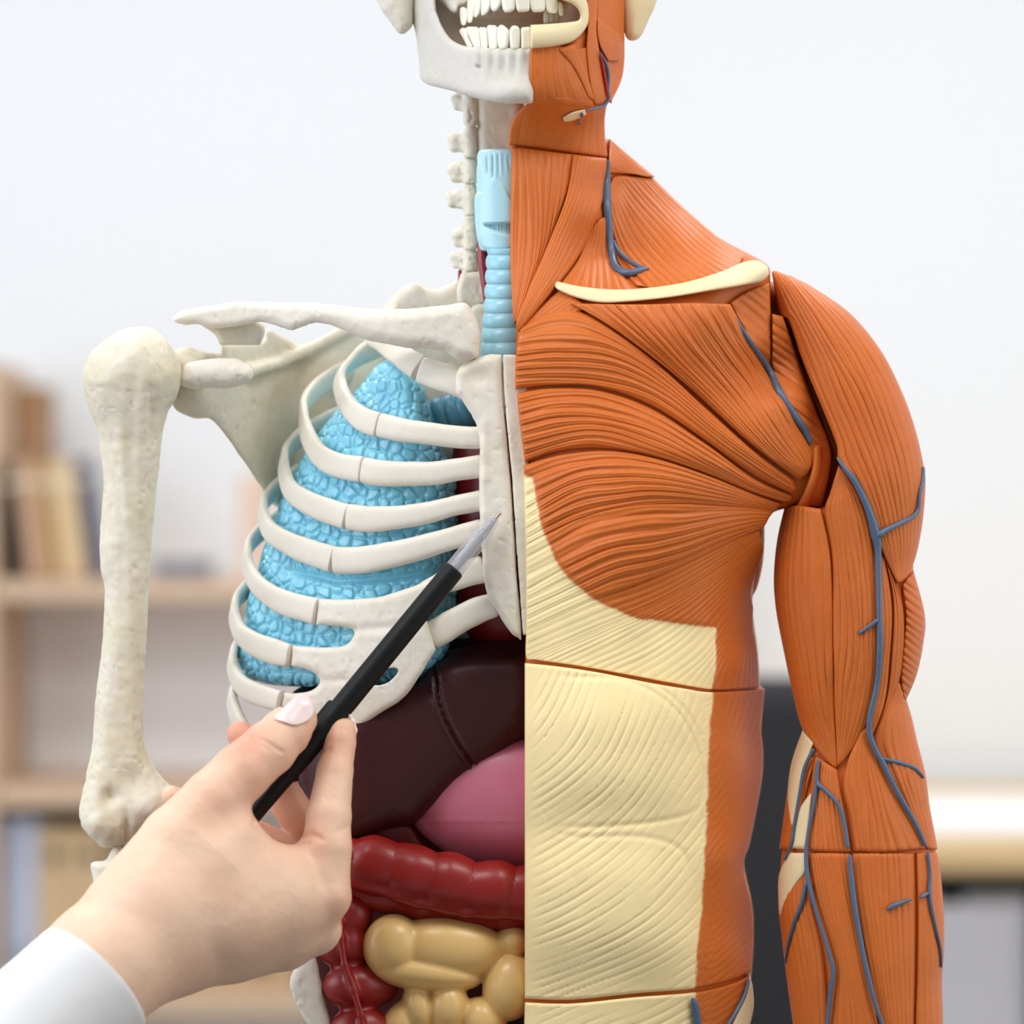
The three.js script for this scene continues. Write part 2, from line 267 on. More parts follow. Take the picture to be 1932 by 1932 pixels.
function sideWall(side, wx, z0, z1) {                 // a wall with one window opening from z0 to z1
  const y0 = 0.9, y1 = 2.6, s = new THREE.Shape([[ZB, 0], [ZF, 0], [ZF, H], [ZB, H]].map((p) => new THREE.Vector2(...p)));
  s.holes.push(new THREE.Path([[z0, y0], [z0, y1], [z1, y1], [z1, y0]].map((p) => new THREE.Vector2(...p))));
  const g = new THREE.ExtrudeGeometry(s, { depth: 0.1, bevelEnabled: false }); g.rotateY(-Math.PI / 2);
  const w = structure('wall_' + side, g, plaster, [wx > 0 ? wx + 0.1 : wx, 0, 0]);
  const f = structure('window_' + (wx < 0 ? 1 : 2), box(0.06, 0.05, z1 - z0), white, [wx + Math.sign(wx) * 0.05, y0 + 0.025, (z0 + z1) / 2]);
  const zc = (z0 + z1) / 2, add = (n, g2, m, p) => { const o = mesh(n, g2, m, f); o.position.set(p[0] - f.position.x, p[1] - f.position.y, p[2] - f.position.z); };
  add('head', box(0.06, 0.05, z1 - z0), white, [f.position.x, y1 - 0.025, zc]);
  for (const z of [z0 + 0.025, zc, z1 - 0.025]) add('mullion', box(0.06, y1 - y0 - 0.1, 0.05), white, [f.position.x, (y0 + y1) / 2, z]);
  for (const k of [-1, 1]) add('pane', new THREE.PlaneGeometry((z1 - z0) / 2 - 0.08, y1 - y0 - 0.1).rotateY(Math.PI / 2), glass, [f.position.x, (y0 + y1) / 2, zc + k * (z1 - z0) / 4]);
}
sideWall('left', -X, -0.55, 2.05); sideWall('right', X, -0.1, 1.9);
const diffuser = mat(0xffffff, 0.6, { emissive: 0xfffaf2, emissiveIntensity: 1.2 });
for (const [x, z] of LAMPS) {
  const t = base('ceiling_lamp', [x, 2.74, z], 'white ceiling panel lamp ' + (z < -1.5 ? (x < 0 ? 'above the bookcase' : 'above the wooden desk') : z > 0 ? (x < 0 ? 'over the bone half of the model' : 'over the muscle half of the model') : x < 0 ? 'between the model and the bookcase' : 'between the model and the desk'), 'lamp', 'ceiling panel lamps');
  part('housing', box(1.2, 0.05, 0.65), white, t, [0, 0.03, 0]); part('diffuser', box(1.1, 0.012, 0.55, 0.003), diffuser, t, [0, 0.002, 0]);
}
// metres at photo pixel x, y on the plane z
const at = (px, py, z) => [(px - 966) * S * (D - z) / D, CY - (py - 966) * S * (D - z) / D, z];

// bookcase against the back wall
{
  const shelf = base('bookcase', [-0.28, 0, -3.04], 'pale wooden open bookcase against the white back wall', 'bookcase');
  const w = 0.93, d = 0.28;
  for (const x of [-w / 2, w / 2]) part('side_panel', box(0.022, 1.385, d), oak, shelf, [x, 0.6925, 0]);
  part('back_panel', box(w - 0.03, 0.97, 0.006, 0.002), mat(0xfbfbfb, 0.8), shelf, [0, 0.57, -d / 2 + 0.005]);
  for (const y of [0.045, 0.47, 0.765, 1.058]) part('shelf_board', box(w - 0.024, 0.03, d - 0.006), oak, shelf, [0, y, 0]);
}
let bookX = -0.711;
function book(h, w, color, label, z = -2.94, depth = 0.1) {           // one book after the other, all leaning to the left
  const lean = 0.13, t = base('book', [bookX + Math.sin(lean) * 0.002, 1.0745, z], label, 'book', 'books leaning on the upper shelf');
  t.rotation.z = lean; bookX += w / Math.cos(lean) + 0.0012; const cover = mat(color, 0.6);
  part('page_block', box(w * 0.78, h - 0.006, depth - 0.008, 0.001), mat(0xefe6d2, 0.9), t, [w / 2, h / 2 + 0.001, -depth / 2]);
  for (const x of [0.003, w - 0.003]) part('cover', box(0.004, h, depth, 0.0015), cover, t, [x, h / 2, -depth / 2]);
  part('spine', box(w, h, 0.006, 0.0025), cover, t, [w / 2, h / 2, 0]);
  part('spine_band', box(w * 1.01, h * 0.05, 0.0062, 0.001), mat(0xe8dcc4, 0.6), t, [w / 2, h * 0.82, 0.0004]);
}
book(0.165, 0.018, 0x3a2f28, 'very dark book leaning against the side of the bookcase');
book(0.170, 0.027, 0xc9a284, 'pinkish beige book leaning on the upper shelf');
book(0.166, 0.017, 0xa8824c, 'narrow ochre book leaning beside the cream book');
book(0.168, 0.038, 0xdcbf92, 'thick cream book leaning beside the navy book');
book(0.172, 0.015, 0x3f4764, 'thin navy book leaning behind the arm bone');
{ // tall brown box behind the books
  const p = at(-60, 1095, -3.06), t = base('storage_box', [-0.709, 1.0735, -3.108], 'tall brown cardboard box standing behind the leaning books', 'box');
  part('body', box(0.044, 0.255, 0.075), mat(0xb08a6a, 0.75), t, [0, 0.1275, 0]); part('lid', box(0.047, 0.04, 0.079), mat(0xa8835f, 0.75), t, [0, 0.262, 0]);
}
{ const p = at(345, 1092, -2.99), t = base('pen_tray', [p[0], 1.0735, -2.99], 'low grey tray on the upper shelf beside the arm bone', 'tray');
  part('body', box(0.075, 0.022, 0.11), mat(0x8b8b95, 0.5), t, [0, 0.011, 0]); part('rim', box(0.08, 0.006, 0.115), mat(0x777783, 0.5), t, [0, 0.023, 0]); }
{ const p = at(482, 1092, -2.99), t = base('folder', [p[0], 1.0735, -2.99], 'pale peach upright folder behind the rib cage', 'folder');
  for (const x of [-0.018, 0.018]) part('cover', box(0.003, 0.15, 0.12, 0.001), mat(0xe9cdbb, 0.6), t, [x, 0.075, 0]); part('spine', box(0.039, 0.15, 0.004, 0.0015), mat(0xe9cdbb, 0.6), t, [0, 0.075, 0.06]); part('page_block', box(0.03, 0.14, 0.11, 0.001), mat(0xf2ece0, 0.9), t, [0, 0.072, -0.003]); }
{ // things on the lower shelf
  const z = -2.95, p = at(6, 1800, z), t = base('ring_binder', [-0.7055, 0.486, z - 0.1], 'pale blue ring binder standing at the end of the lower shelf', 'binder');
  const m = mat(0xc3cbe0, 0.45); for (const x of [-0.0235, 0.0235]) part('cover', box(0.003, 0.245, 0.2, 0.001), m, t, [x, 0.1225, 0]);
  part('spine', box(0.05, 0.245, 0.004, 0.0015), m, t, [0, 0.1225, 0.1]); part('page_block', box(0.036, 0.22, 0.18, 0.002), mat(0xf0efe8, 0.9), t, [0, 0.115, -0.004]);
  const ring = new THREE.TorusGeometry(0.009, 0.0022, 8, 20); part('finger_ring', ring, mat(0x9a9aa0, 0.3, { metalness: 1 }), t, [0, 0.05, 0.103]);
}
['tan cardboard magazine file next to the blue binder', 'tan cardboard magazine file farther from the blue binder'].forEach((label, k) => {
  const z = -2.95, p = at(104 + k * 64, 1800, z), t = base('magazine_file', [p[0], 0.486, z - 0.1], label, 'magazine file', 'magazine files on the lower shelf'), m = mat(0xd8b98e, 0.7), w = 0.047;
  const s = new THREE.Shape([[-w / 2, 0], [w / 2, 0], [w / 2, 0.232], [-w / 2, 0.232]].map((q) => new THREE.Vector2(...q))), hole = new THREE.Path(); hole.absarc(0, 0.19, 0.011, 0, 2 * Math.PI); s.holes.push(hole);
  part('front_panel', new THREE.ExtrudeGeometry(s, { depth: 0.003, bevelEnabled: false }), m, t, [0, 0, 0.1]);
  for (const x of [-1, 1]) part('side_panel', box(0.003, 0.23, 0.2, 0.001), m, t, [x * (w / 2 - 0.0015), 0.115, 0]);
  part('back_panel', box(w - 0.006, 0.23, 0.003, 0.001), m, t, [0, 0.115, -0.098]); part('base_panel', box(w - 0.006, 0.003, 0.194, 0.001), m, t, [0, 0.0025, 0]);
  part('magazine', box(w * 0.5, 0.2, 0.17, 0.001), mat(0x8a8378, 0.8), t, [0.003, 0.105, 0]);
});
{ const z = -2.95, p = at(430, 1880, z), t = base('storage_basket', [p[0], 0.486, z - 0.08], 'tan storage box with a dark handle slot on the lower shelf, below the hand', 'box');
  part('body', box(0.19, 0.05, 0.16), mat(0xcfae86, 0.75), t, [0, 0.025, 0]); part('lid', box(0.196, 0.014, 0.166), mat(0xc4a57e, 0.75), t, [0, 0.056, 0]); part('handle_slot', box(0.03, 0.014, 0.004, 0.001), mat(0x2b2725, 0.6), t, [0.05, 0.03, 0.0795]); }

// desk on the right
{
  const y = 0.765, x0 = 0.28, x1 = 1.55, zf = -2.3, zb = -3.14, desk = base('desk', [(x0 + x1) / 2, 0, (zf + zb) / 2], 'light wooden desk with a grey end panel and black legs', 'desk'), w = x1 - x0, d = zf - zb;
  part('desktop', box(w, 0.034, d, 0.006), deskWood, desk, [0, y - 0.017, 0]);
  const black = mat(0x161517, 0.5);
  for (const [sx, sz] of [[-1, 1], [1, 1], [-1, -1], [1, -1]]) part('leg', box(0.04, y - 0.034, 0.04), black, desk, [sx > 0 ? 0.0 - w / 2 + 0.372 : -w / 2 + 0.03, (y - 0.034) / 2, sz * (d / 2 - 0.03)]);
  part('rail', box(w - 0.06, 0.03, 0.03), black, desk, [0, y - 0.049, d / 2 - 0.075]);
  part('end_panel', box(0.36, y - 0.08, 0.02), mat(0xcfcdd3, 0.6), desk, [-w / 2 + 0.19, (y - 0.08) / 2 + 0.005, d / 2 - 0.04]);
}
{ const y = 0.765, t = base('paper_stack', [0.56, y, -2.62], 'low stack of white paper sheets on the wooden desk', 'paper'); const m = mat(0xffffff, 0.8);
  for (let k = 0; k < 5; k++) { const s = part('sheet', box(0.42, 0.002, 0.42, 0.0008), m, t, [0.004 * noise(k, 3), 0.0012 + k * 0.0022, 0.004 * noise(k, 8)]); s.rotation.y = 0.03 * noise(k, 1); } }
// black office chair behind the model
{
  const z = -1.75, cx = 0.17, chair = base('office_chair', [cx, 0, z], 'black office chair standing behind the red muscle side', 'chair'), fab = mat(0x1d1c20, 0.75), pl = mat(0x17171a, 0.4);
  const back = box(0.34, 0.46, 0.07, 0.034), bp = back.attributes.position; for (let i = 0; i < bp.count; i++) bp.setZ(i, bp.getZ(i) + 0.9 * bp.getX(i) ** 2); back.computeVertexNormals();
  part('backrest', back, fab, chair, [0, 0.762, -0.2]); part('back_seam', box(0.335, 0.008, 0.004, 0.001), pl, chair, [0, 0.9, -0.163]);
  part('seat', box(0.44, 0.08, 0.42, 0.035), fab, chair, [0, 0.47, 0.02]); part('back_bracket', box(0.06, 0.3, 0.02), pl, chair, [0, 0.56, -0.24]); part('bracket_bar', box(0.06, 0.02, 0.26), pl, chair, [0, 0.42, -0.12]);
  part('gas_column', new THREE.CylinderGeometry(0.025, 0.03, 0.3, 20), pl, chair, [0, 0.27, 0]);
  for (let k = 0; k < 5; k++) { const a = k / 5 * 2 * Math.PI + 0.3, l = part('base_leg', box(0.27, 0.03, 0.04), pl, chair, [0.135 * Math.cos(a), 0.1, -0.135 * Math.sin(a)]); l.rotation.y = a;
    const c = part('caster', new THREE.CylinderGeometry(0.03, 0.03, 0.04, 20).rotateX(Math.PI / 2), pl, chair, [0.255 * Math.cos(a), 0.03, -0.255 * Math.sin(a)]); c.rotation.y = a + 0.6; part('fork', new THREE.CylinderGeometry(0.008, 0.008, 0.06, 10), pl, c, [0, 0.04, 0]); }
}

// ---------------------------------------------------------------- the anatomical model: muscle half
const model = base('anatomical_model', [0, 0.78, -0.06], 'anatomical torso model, one half bones and organs, the other half red muscles', 'model');
const MUS = srgb('#d06e2e'), CREAM = srgb('#fee6ac'), paint = mat(0xffffff, 0.4, { vertexColors: true, specularIntensity: 0.55 });
const veinMat = mat(0x50657f, 0.4, { clearcoat: 0.2 }), creamMat = mat(0xefdcae, 0.5), boneMat = mat(0xffffff, 0.5, { vertexColors: true, clearcoat: 0.15, clearcoatRoughness: 0.4 });
const mus = (x, y) => { const k = 1 + 0.05 * fbm(x / 60, y / 60, 2) + 0.03 * noise(x / 7, y / 7, 4); return [MUS[0] * k, MUS[1] * k * (1 + 0.03 * noise(x / 90, y / 90, 9)), MUS[2] * k]; };
const isCream = area([[960, 880, 1], [992, 898], [1003, 905], [1010, 930], [1020, 985], [1035, 1030], [1060, 1075], [1100, 1115], [1150, 1145], [1200, 1165], [1290, 1178], [1346, 1184, 1], [1351, 1190], [1350, 1240], [1345, 1300], [1338, 1400], [1335, 1500], [1330, 1600], [1325, 1700], [1315, 1780], [1312, 1865], [1312, 1960, 1], [960, 1960, 1]], 3, 30);
const chestColor = (x, y) => { const n = 2.5 * noise(x / 4, y / 6, 3) + 4 * noise(x / 22, y / 22, 5), t = ss(-2.5, 2.5, isCream(x, y) + n * 0.5), c = mus(x, y), k = 1 + 0.05 * fbm(x / 50, y / 50, 7); return [0, 1, 2].map((e) => lerp(CREAM[e] * k, c[e], t)); };
// depth of the muscle half's front
const zT = plate([
  [960, 270, -92], [1000, 285, -85], [1060, 295, -92], [1110, 300, -120], [1150, 305, -175], [965, 400, -72], [1020, 400, -60], [1080, 400, -72], [1130, 400, -110], [1155, 400, -165], [970, 500, -48], [1030, 500, -40], [1090, 490, -70], [1140, 480, -120],
  [975, 600, -8], [1040, 570, -6], [1100, 555, -5], [1180, 560, 8], [1280, 550, 12], [1360, 525, 2], [1440, 505, -35], [1180, 500, -95], [1250, 500, -85], [1320, 490, -75], [1200, 400, -185], [1280, 440, -150], [1350, 460, -125], [1400, 485, -95], [1235, 340, -255], [1300, 395, -230], [1160, 340, -215], [1170, 280, -260],
  [975, 740, 22], [990, 900, 26], [990, 1100, 26], [990, 1240, 20], [1100, 700, 40], [1250, 700, 48], [1350, 720, 34], [1100, 900, 66], [1250, 880, 84], [1350, 860, 62], [1440, 860, 18], [1500, 890, -20], [1525, 870, -30], [1150, 1050, 76], [1280, 1030, 62], [1380, 1000, 10], [1440, 985, -42], [1460, 965, -48],
  [1120, 1180, 52], [1250, 1180, 34], [1340, 1150, -12], [1400, 1120, -95], [1422, 1130, -150], [1340, 1290, -12], [1400, 1260, -90], [1430, 1270, -170], [1440, 1020, -70],
  [1420, 650, 0], [1480, 760, -8], [1455, 540, -50], [1456, 700, -62], [1500, 700, -62], [1540, 800, -60], [1570, 860, -60], [1540, 930, -48],
  [995, 1420, 18], [995, 1600, 14], [995, 1780, 10], [995, 1920, 6], [1150, 1420, 40], [1150, 1620, 36], [1150, 1800, 30], [1300, 1420, 10], [1300, 1620, 12], [1300, 1800, 4], [1380, 1420, -70], [1432, 1420, -190], [1370, 1620, -50], [1408, 1630, -150], [1370, 1800, -70], [1420, 1780, -170], [1400, 1920, -120], [1200, 1930, 20]]);
const recess = (x, y) => 38 * Math.exp(-(((x - 1398) / 50) ** 2) - ((y - 590) / 52) ** 2);
const mgroup = (name) => (g, m = paint) => part(name, g, m, model);
const chest = mgroup('chest_muscle'), neck = mgroup('neck_muscle'), shoulder = mgroup('shoulder_muscle');
const Cst = { z: zT, color: chestColor, damp: (x, y) => 0.5 + 0.5 * ss(-6, 12, isCream(x, y)) };
// chest bundles from the collar bone down
chest(sheet([[[1378, 574], [1420, 650], [1470, 740], [1510, 810], [1531, 850], [1531, 882]], [[1300, 572], [1360, 655], [1430, 765], [1490, 845], [1524, 892]], [[1230, 574], [1300, 660], [1390, 770], [1470, 858], [1518, 898]], [[1160, 574], [1240, 648], [1350, 760], [1450, 860], [1512, 902]], [[1075, 572], [1160, 622], [1290, 722], [1410, 832], [1508, 906]]], { ...Cst, bulge: 10, fib: 13, per: 14, seed: 11, amp: 0.36, ampMax: 8, lift: 6, ends: [3, 12], breakup: 0.75 }));
chest(sheet([[[982, 618], [1040, 588], [1100, 590], [1220, 668], [1330, 768], [1420, 848], [1500, 908]], [[975, 655], [1060, 645], [1150, 658], [1250, 718], [1350, 800], [1440, 870], [1498, 914]], [[972, 695], [1060, 688], [1160, 698], [1260, 748], [1360, 828], [1450, 890], [1502, 922]], [[972, 734], [1040, 727], [1130, 730], [1230, 765], [1330, 830], [1420, 895], [1494, 932]]], { ...Cst, bulge: 12, fib: 7, per: 14, seed: 12, amp: 0.36, ampMax: 8, lift: 2, ends: [4, 14], breakup: 0.6 }));
chest(sheet([[[975, 742], [1040, 732], [1130, 736], [1230, 771], [1330, 836], [1420, 901], [1492, 934]], [[980, 790], [1050, 775], [1140, 780], [1240, 815], [1340, 870], [1430, 920], [1493, 940]], [[985, 830], [1060, 815], [1150, 815], [1250, 845], [1350, 890], [1430, 927], [1490, 945]], [[990, 872], [1050, 852], [1130, 845], [1230, 860], [1330, 893], [1420, 929], [1482, 949]]], { ...Cst, bulge: 13, fib: 7, per: 14, seed: 13, amp: 0.36, ampMax: 8, ends: [4, 12], breakup: 0.6 }));
chest(sheet([[[988, 878], [1060, 858], [1150, 851], [1240, 866], [1340, 899], [1420, 932], [1476, 951]], [[990, 945], [1080, 900], [1170, 890], [1260, 900], [1350, 922], [1420, 942], [1470, 955]], [[991, 990], [1090, 935], [1180, 922], [1270, 925], [1360, 940], [1420, 952], [1465, 961]], [[992, 1030], [1090, 980], [1180, 957], [1280, 952], [1370, 956], [1420, 960], [1460, 966]]], { ...Cst, bulge: 9, fib: 7, per: 14, seed: 14, amp: 0.33, ampMax: 7.5, edge: 2, ends: [4, 10], breakup: 0.55, du: 3.5 }));
chest(sheet([[[992, 1029], [1090, 979], [1180, 956], [1280, 951], [1370, 955], [1420, 959], [1460, 965]], [[993, 1098], [1120, 1033], [1210, 1007], [1300, 991], [1380, 981], [1430, 976], [1451, 977]], [[993, 1150], [1150, 1075], [1240, 1045], [1320, 1022], [1390, 1001], [1446, 987]], [[993, 1195], [1110, 1141], [1180, 1113], [1260, 1080], [1330, 1049], [1395, 1016], [1439, 997]]], { ...Cst, bulge: 8, fib: 7, per: 14, seed: 15, amp: 0.3, ampMax: 6.5, edge: 1, ends: [4, 8], breakup: 0.5, du: 3.5 }));
chest(sheet([[[993, 1191], [1110, 1137], [1200, 1104], [1290, 1064], [1370, 1026], [1434, 1000]], [[993, 1240], [1120, 1188], [1230, 1139], [1320, 1090], [1390, 1045], [1435, 1011]], [[1012, 1245], [1130, 1194], [1240, 1146], [1326, 1094], [1394, 1046], [1436, 1012]], [[1090, 1256], [1180, 1215], [1270, 1160], [1350, 1100], [1405, 1050], [1437, 1016]], [[1180, 1272], [1260, 1228], [1330, 1170], [1385, 1110], [1420, 1060], [1439, 1019]], [[1270, 1289], [1330, 1240], [1375, 1180], [1405, 1120], [1425, 1070], [1439, 1025]], [[1345, 1301], [1370, 1240], [1395, 1170], [1411, 1110], [1428, 1060], [1440, 1030]], [[1396, 1299], [1404, 1240], [1410, 1170], [1414, 1115], [1430, 1065], [1441, 1033]], [[1432, 1297], [1428, 1232], [1420, 1182], [1421, 1147], [1417, 1112], [1441, 1037]]], { ...Cst, bulge: 3, fib: 34, seed: 16, amp: 0.26, edge: 1, ends: [3, 8], breakup: 0.55, du: 3.5, per: 6 }));
// neck
neck(sheet([[[965, 277], [963, 400], [963, 500], [968, 600]], [[1000, 281], [1004, 400], [1000, 500], [974, 606]], [[1042, 287], [1040, 370], [1030, 450], [1000, 545]], [[1080, 291], [1072, 350], [1056, 400], [1040, 450]]], { z: zT, color: mus, fib: 9, per: 12, seed: 21, amp: 0.26, bulge: 4, skirt: 40, breakup: 0.7 }));
neck(sheet([[[1080, 291], [1068, 370], [1035, 455], [1000, 535], [974, 604]], [[1112, 295], [1098, 375], [1062, 462], [1012, 552], [975, 620]], [[1146, 299], [1136, 380], [1100, 470], [1046, 545], [978, 628]]], { z: zT, color: mus, fib: 8, per: 12, seed: 22, amp: 0.28, bulge: 11, lift: 5, breakup: 0.6 }));
neck(sheet([[[1110, 440], [1090, 490], [1058, 535]], [[1126, 420], [1114, 480], [1098, 548]], [[1140, 410], [1140, 480], [1146, 552]], [[1150, 420], [1158, 490], [1200, 552]]], { z: zT, color: mus, fib: 8, per: 10, seed: 23, amp: 0.3, bulge: 5, lift: 1, breakup: 0.6 }));
neck(sheet([[[976, 626], [1010, 588], [1062, 542]], [[978, 650], [1030, 600], [1085, 560]], [[982, 668], [1040, 620], [1110, 580]]], { z: zT, color: mus, fib: 6, seed: 24, amp: 0.22, bulge: 2, lift: 0 }));
// trapezius
const zTrap = (x, y) => zT(x, y);
shoulder(sheet([[[1150, 262], [1190, 296], [1236, 334]], [[1148, 290], [1180, 312], [1222, 334]], [[1148, 327], [1170, 327], [1200, 329]]], { z: (x, y) => zT(x, y) + 8, color: mus, fib: 7, seed: 31, amp: 0.2, bulge: 3, skirt: 60 }));
shoulder(sheet([[[1232, 336], [1290, 392], [1350, 444], [1402, 487]], [[1200, 334], [1260, 402], [1330, 470], [1390, 505]], [[1165, 332], [1215, 402], [1280, 475], [1345, 522]], [[1152, 345], [1178, 412], [1220, 475], [1285, 537]], [[1148, 400], [1160, 455], [1180, 495], [1225, 545]]], { z: zTrap, color: mus, fib: 15, per: 11, seed: 32, amp: 0.27, ampMax: 6, bulge: 8, skirt: 60, breakup: 0.7 }));
shoulder(sheet([[[1130, 300], [1150, 400], [1158, 480], [1200, 540]], [[1160, 330], [1180, 420], [1220, 490], [1270, 545]], [[1240, 345], [1300, 420], [1370, 490], [1420, 520]]], { z: (x, y) => zT(x, y) - 8, color: mus, fib: 8, per: 10, amp: 0.3, seed: 33, skirt: 60 }));
part('collar_bone', sheet([[[1049, 530], [1100, 541], [1180, 546], [1280, 535], [1360, 512], [1404, 494], [1432, 492], [1449, 504]], [[1047, 540], [1100, 555], [1180, 558], [1280, 548], [1360, 529], [1410, 512], [1450, 510]], [[1052, 547], [1085, 561], [1130, 571], [1180, 570], [1260, 562], [1340, 549], [1405, 538], [1440, 530], [1451, 516]]], { z: zT, lift: 14, bulge: 10, fib: 2, amp: 0, ampMax: 0.2, per: 14, skirt: 40, edge: 6, q: 2, ends: [8, 3] }), creamMat, model).userData.label = 'cream painted collar bone on the muscle side';
// region under the outer end of the collar bone and the strip in front of the deltoid
shoulder(sheet([[[1376, 572], [1412, 548], [1452, 534]], [[1400, 615], [1430, 600], [1454, 595]], [[1440, 690], [1450, 700], [1456, 712]]], { z: (x, y) => zT(x, y) - 8 - recess(x, y), color: mus, fib: 1, seed: 41, bulge: 2, skirt: 50, amp: 0.02, per: 40, du: 4, extra: (x, y) => 5 * ridge((x * 0.6 - y * 0.75) / 15 + 40, y / 200, 4, 0.3) }));
shoulder(sheet([[[1457, 592], [1457, 650], [1459, 705], [1492, 775], [1522, 830], [1530, 905], [1512, 956]], [[1477, 597], [1492, 640], [1516, 715], [1543, 785], [1562, 830], [1568, 875], [1551, 957]]], { z: (x, y) => zT(x, y) + 2, color: mus, fib: 1, per: 30, seed: 42, bulge: 3, skirt: 60, amp: 0.02, edge: 6, du: 3, extra: (x, y) => 6 * ridge((x * 0.55 - y * 0.8) / 15 + 60, y / 200, 6, 0.3) * (1 - ss(820, 860, y)) }));
shoulder(sheet([[[1534, 842], [1532, 880], [1518, 925], [1500, 960]], [[1552, 838], [1550, 890], [1536, 930], [1524, 962]]], { z: (x, y) => zT(x, y) + 12, color: mus, fib: 1, per: 16, amp: 0.02, bulge: 8, skirt: 60, edge: 9, q: 2 }));
// body under the bundles
{
  const out = area([[962, 262, 1], [1130, 262], [1150, 262], [1176, 286], [1236, 340], [1340, 437], [1440, 494], [1453, 515, 1], [1457, 600], [1482, 600], [1530, 738], [1566, 835], [1566, 880], [1545, 955, 1], [1470, 962], [1444, 985], [1441, 1035], [1424, 1090], [1420, 1150], [1430, 1230], [1434, 1297, 1], [1443, 1297, 1], [1436, 1380], [1440, 1420], [1436, 1480], [1415, 1590], [1404, 1630], [1418, 1700], [1422, 1750], [1418, 1835], [1396, 2060, 1], [990, 2060, 1], [991, 1250, 1], [990, 900, 1], [974, 740, 1], [972, 640]], 4, 60);
  const f = (x, y, z) => { const t = zT(x, y) - 14 - 1.2 * recess(x, y), s = out(x, y), b = -330; return smax(smax(s, (z - t) * 0.6, 26), b - z, 20); };
  part('torso_shell', solid(f, [930, 240, -345, 1600, 2080, 110], 9, { slope: 3, color: (x, y, z) => mus(x, y) }), paint, model);
}
part('shoulder_core', solid((x, y, z) => smin(chain([[1455, 577, -205, 46], [1478, 630, -205, 50], [1520, 720, -212, 62], [1566, 860, -200, 60], [1540, 950, -170, 44]], 20)(x, y, z), 1e3, 5), [1380, 460, -300, 1660, 1010, -110], 8, { color: (x, y) => mus(x, y) }), paint, model);
part('back_muscle', solid(slab(area([[1400, 960], [1438, 985], [1442, 1020], [1438, 1070], [1424, 1118], [1400, 1130]]), -245, 30, 22), [1385, 945, -290, 1455, 1145, -200], 5, { color: (x, y) => mus(x, y) }), paint, model);
// abdominal wall
const mound = (x, y, cx, cy, rx, ry) => Math.exp(-(Math.abs((x - cx) / rx) ** 3) - Math.abs((y - cy) / ry) ** 3);
const zA = (x, y) => zT(x, y) + 44 * mound(x, y, 1160, 1415, 180, 140) + 40 * mound(x, y, 1145, 1705, 170, 130);
const abs1 = area([[1000, 1300], [1100, 1278], [1200, 1290], [1280, 1345], [1320, 1430], [1325, 1500], [1300, 1535], [1200, 1555], [1060, 1560], [1000, 1545]], 5, 40), abs2 = area([[1000, 1590], [1100, 1580], [1220, 1580], [1285, 1605], [1300, 1660], [1290, 1760], [1250, 1810], [1120, 1840], [1000, 1840]], 5, 40);
const groove = (d, w) => Math.exp(-d * d / (w * w));
function absLines(x, y) {
  const k = ss(1322, 1345, x), phi = Math.hypot(x - 800, (y - 1150)) / lerp(17, 11, k) + 0.8 * noise(x / 160, y / 160, 3), n = 0.5 + 0.5 * noise(x / 80 + 3.7 * Math.floor(phi), y / 100, 6), fx = ss(992, 1030, x);
  const g = phi - Math.floor(phi), v = Math.min(g, 1 - g) * 2; let h = -(1 - ss(0, 0.42, v)) * lerp(2.9 * fx * ss(0.2, 0.8, n), 2.2, k);
  h -= 3 * groove(abs1(x, y), 5) * ss(1020, 1120, x) + 2.4 * groove(abs1(x, y) - 13, 4) * ss(1120, 1240, x) * (1 - ss(1420, 1500, y)) + 2.6 * groove(abs2(x, y), 4.5) * ss(1020, 1120, x) * (1 - ss(1640, 1720, y));
  return h;
}
const abdomen = mgroup('abdomen_panel');
const blockGrid = (rows, opt) => sheet(rows, { z: zA, color: chestColor, fib: 1, amp: 0, ampMax: 0.01, per: 170, du: 3, extra: absLines, edge: 4, ends: [4, 4], skirt: 40, ...opt });
abdomen(blockGrid([[[990, 1251], [1050, 1257], [1130, 1269], [1220, 1287], [1290, 1299], [1345, 1306], [1443, 1299]], [[990, 1340], [1150, 1350], [1345, 1372], [1436, 1370]], [[990, 1430], [1150, 1432], [1340, 1440], [1440, 1432]], [[990, 1530], [1150, 1530], [1335, 1535], [1427, 1530]], [[990, 1630], [1150, 1630], [1330, 1632], [1404, 1630]], [[990, 1720], [1150, 1720], [1322, 1715], [1419, 1710]], [[990, 1800], [1150, 1798], [1312, 1790], [1422, 1775]], [[990, 1884], [1080, 1886], [1200, 1874], [1310, 1865], [1380, 1849], [1417, 1832]]]));
abdomen(blockGrid([[[990, 1891], [1080, 1893], [1200, 1881], [1310, 1872], [1380, 1856], [1415, 1840]], [[988, 1990], [1080, 1990], [1200, 1985], [1310, 1975], [1370, 1970], [1408, 1960]], [[988, 2060], [1080, 2060], [1200, 2058], [1310, 2050], [1360, 2045], [1400, 2040]]], { per: 60, du: 5 }));
part('tendon', sheet([[[1414, 1838], [1405, 1880], [1380, 1935], [1365, 1970]], [[1420, 1860], [1422, 1900], [1410, 1950], [1395, 1985]]], { z: (x, y) => zT(x, y) + 8, lift: 6, fib: 2, amp: 0.05, bulge: 5, skirt: 30 }), creamMat, model);
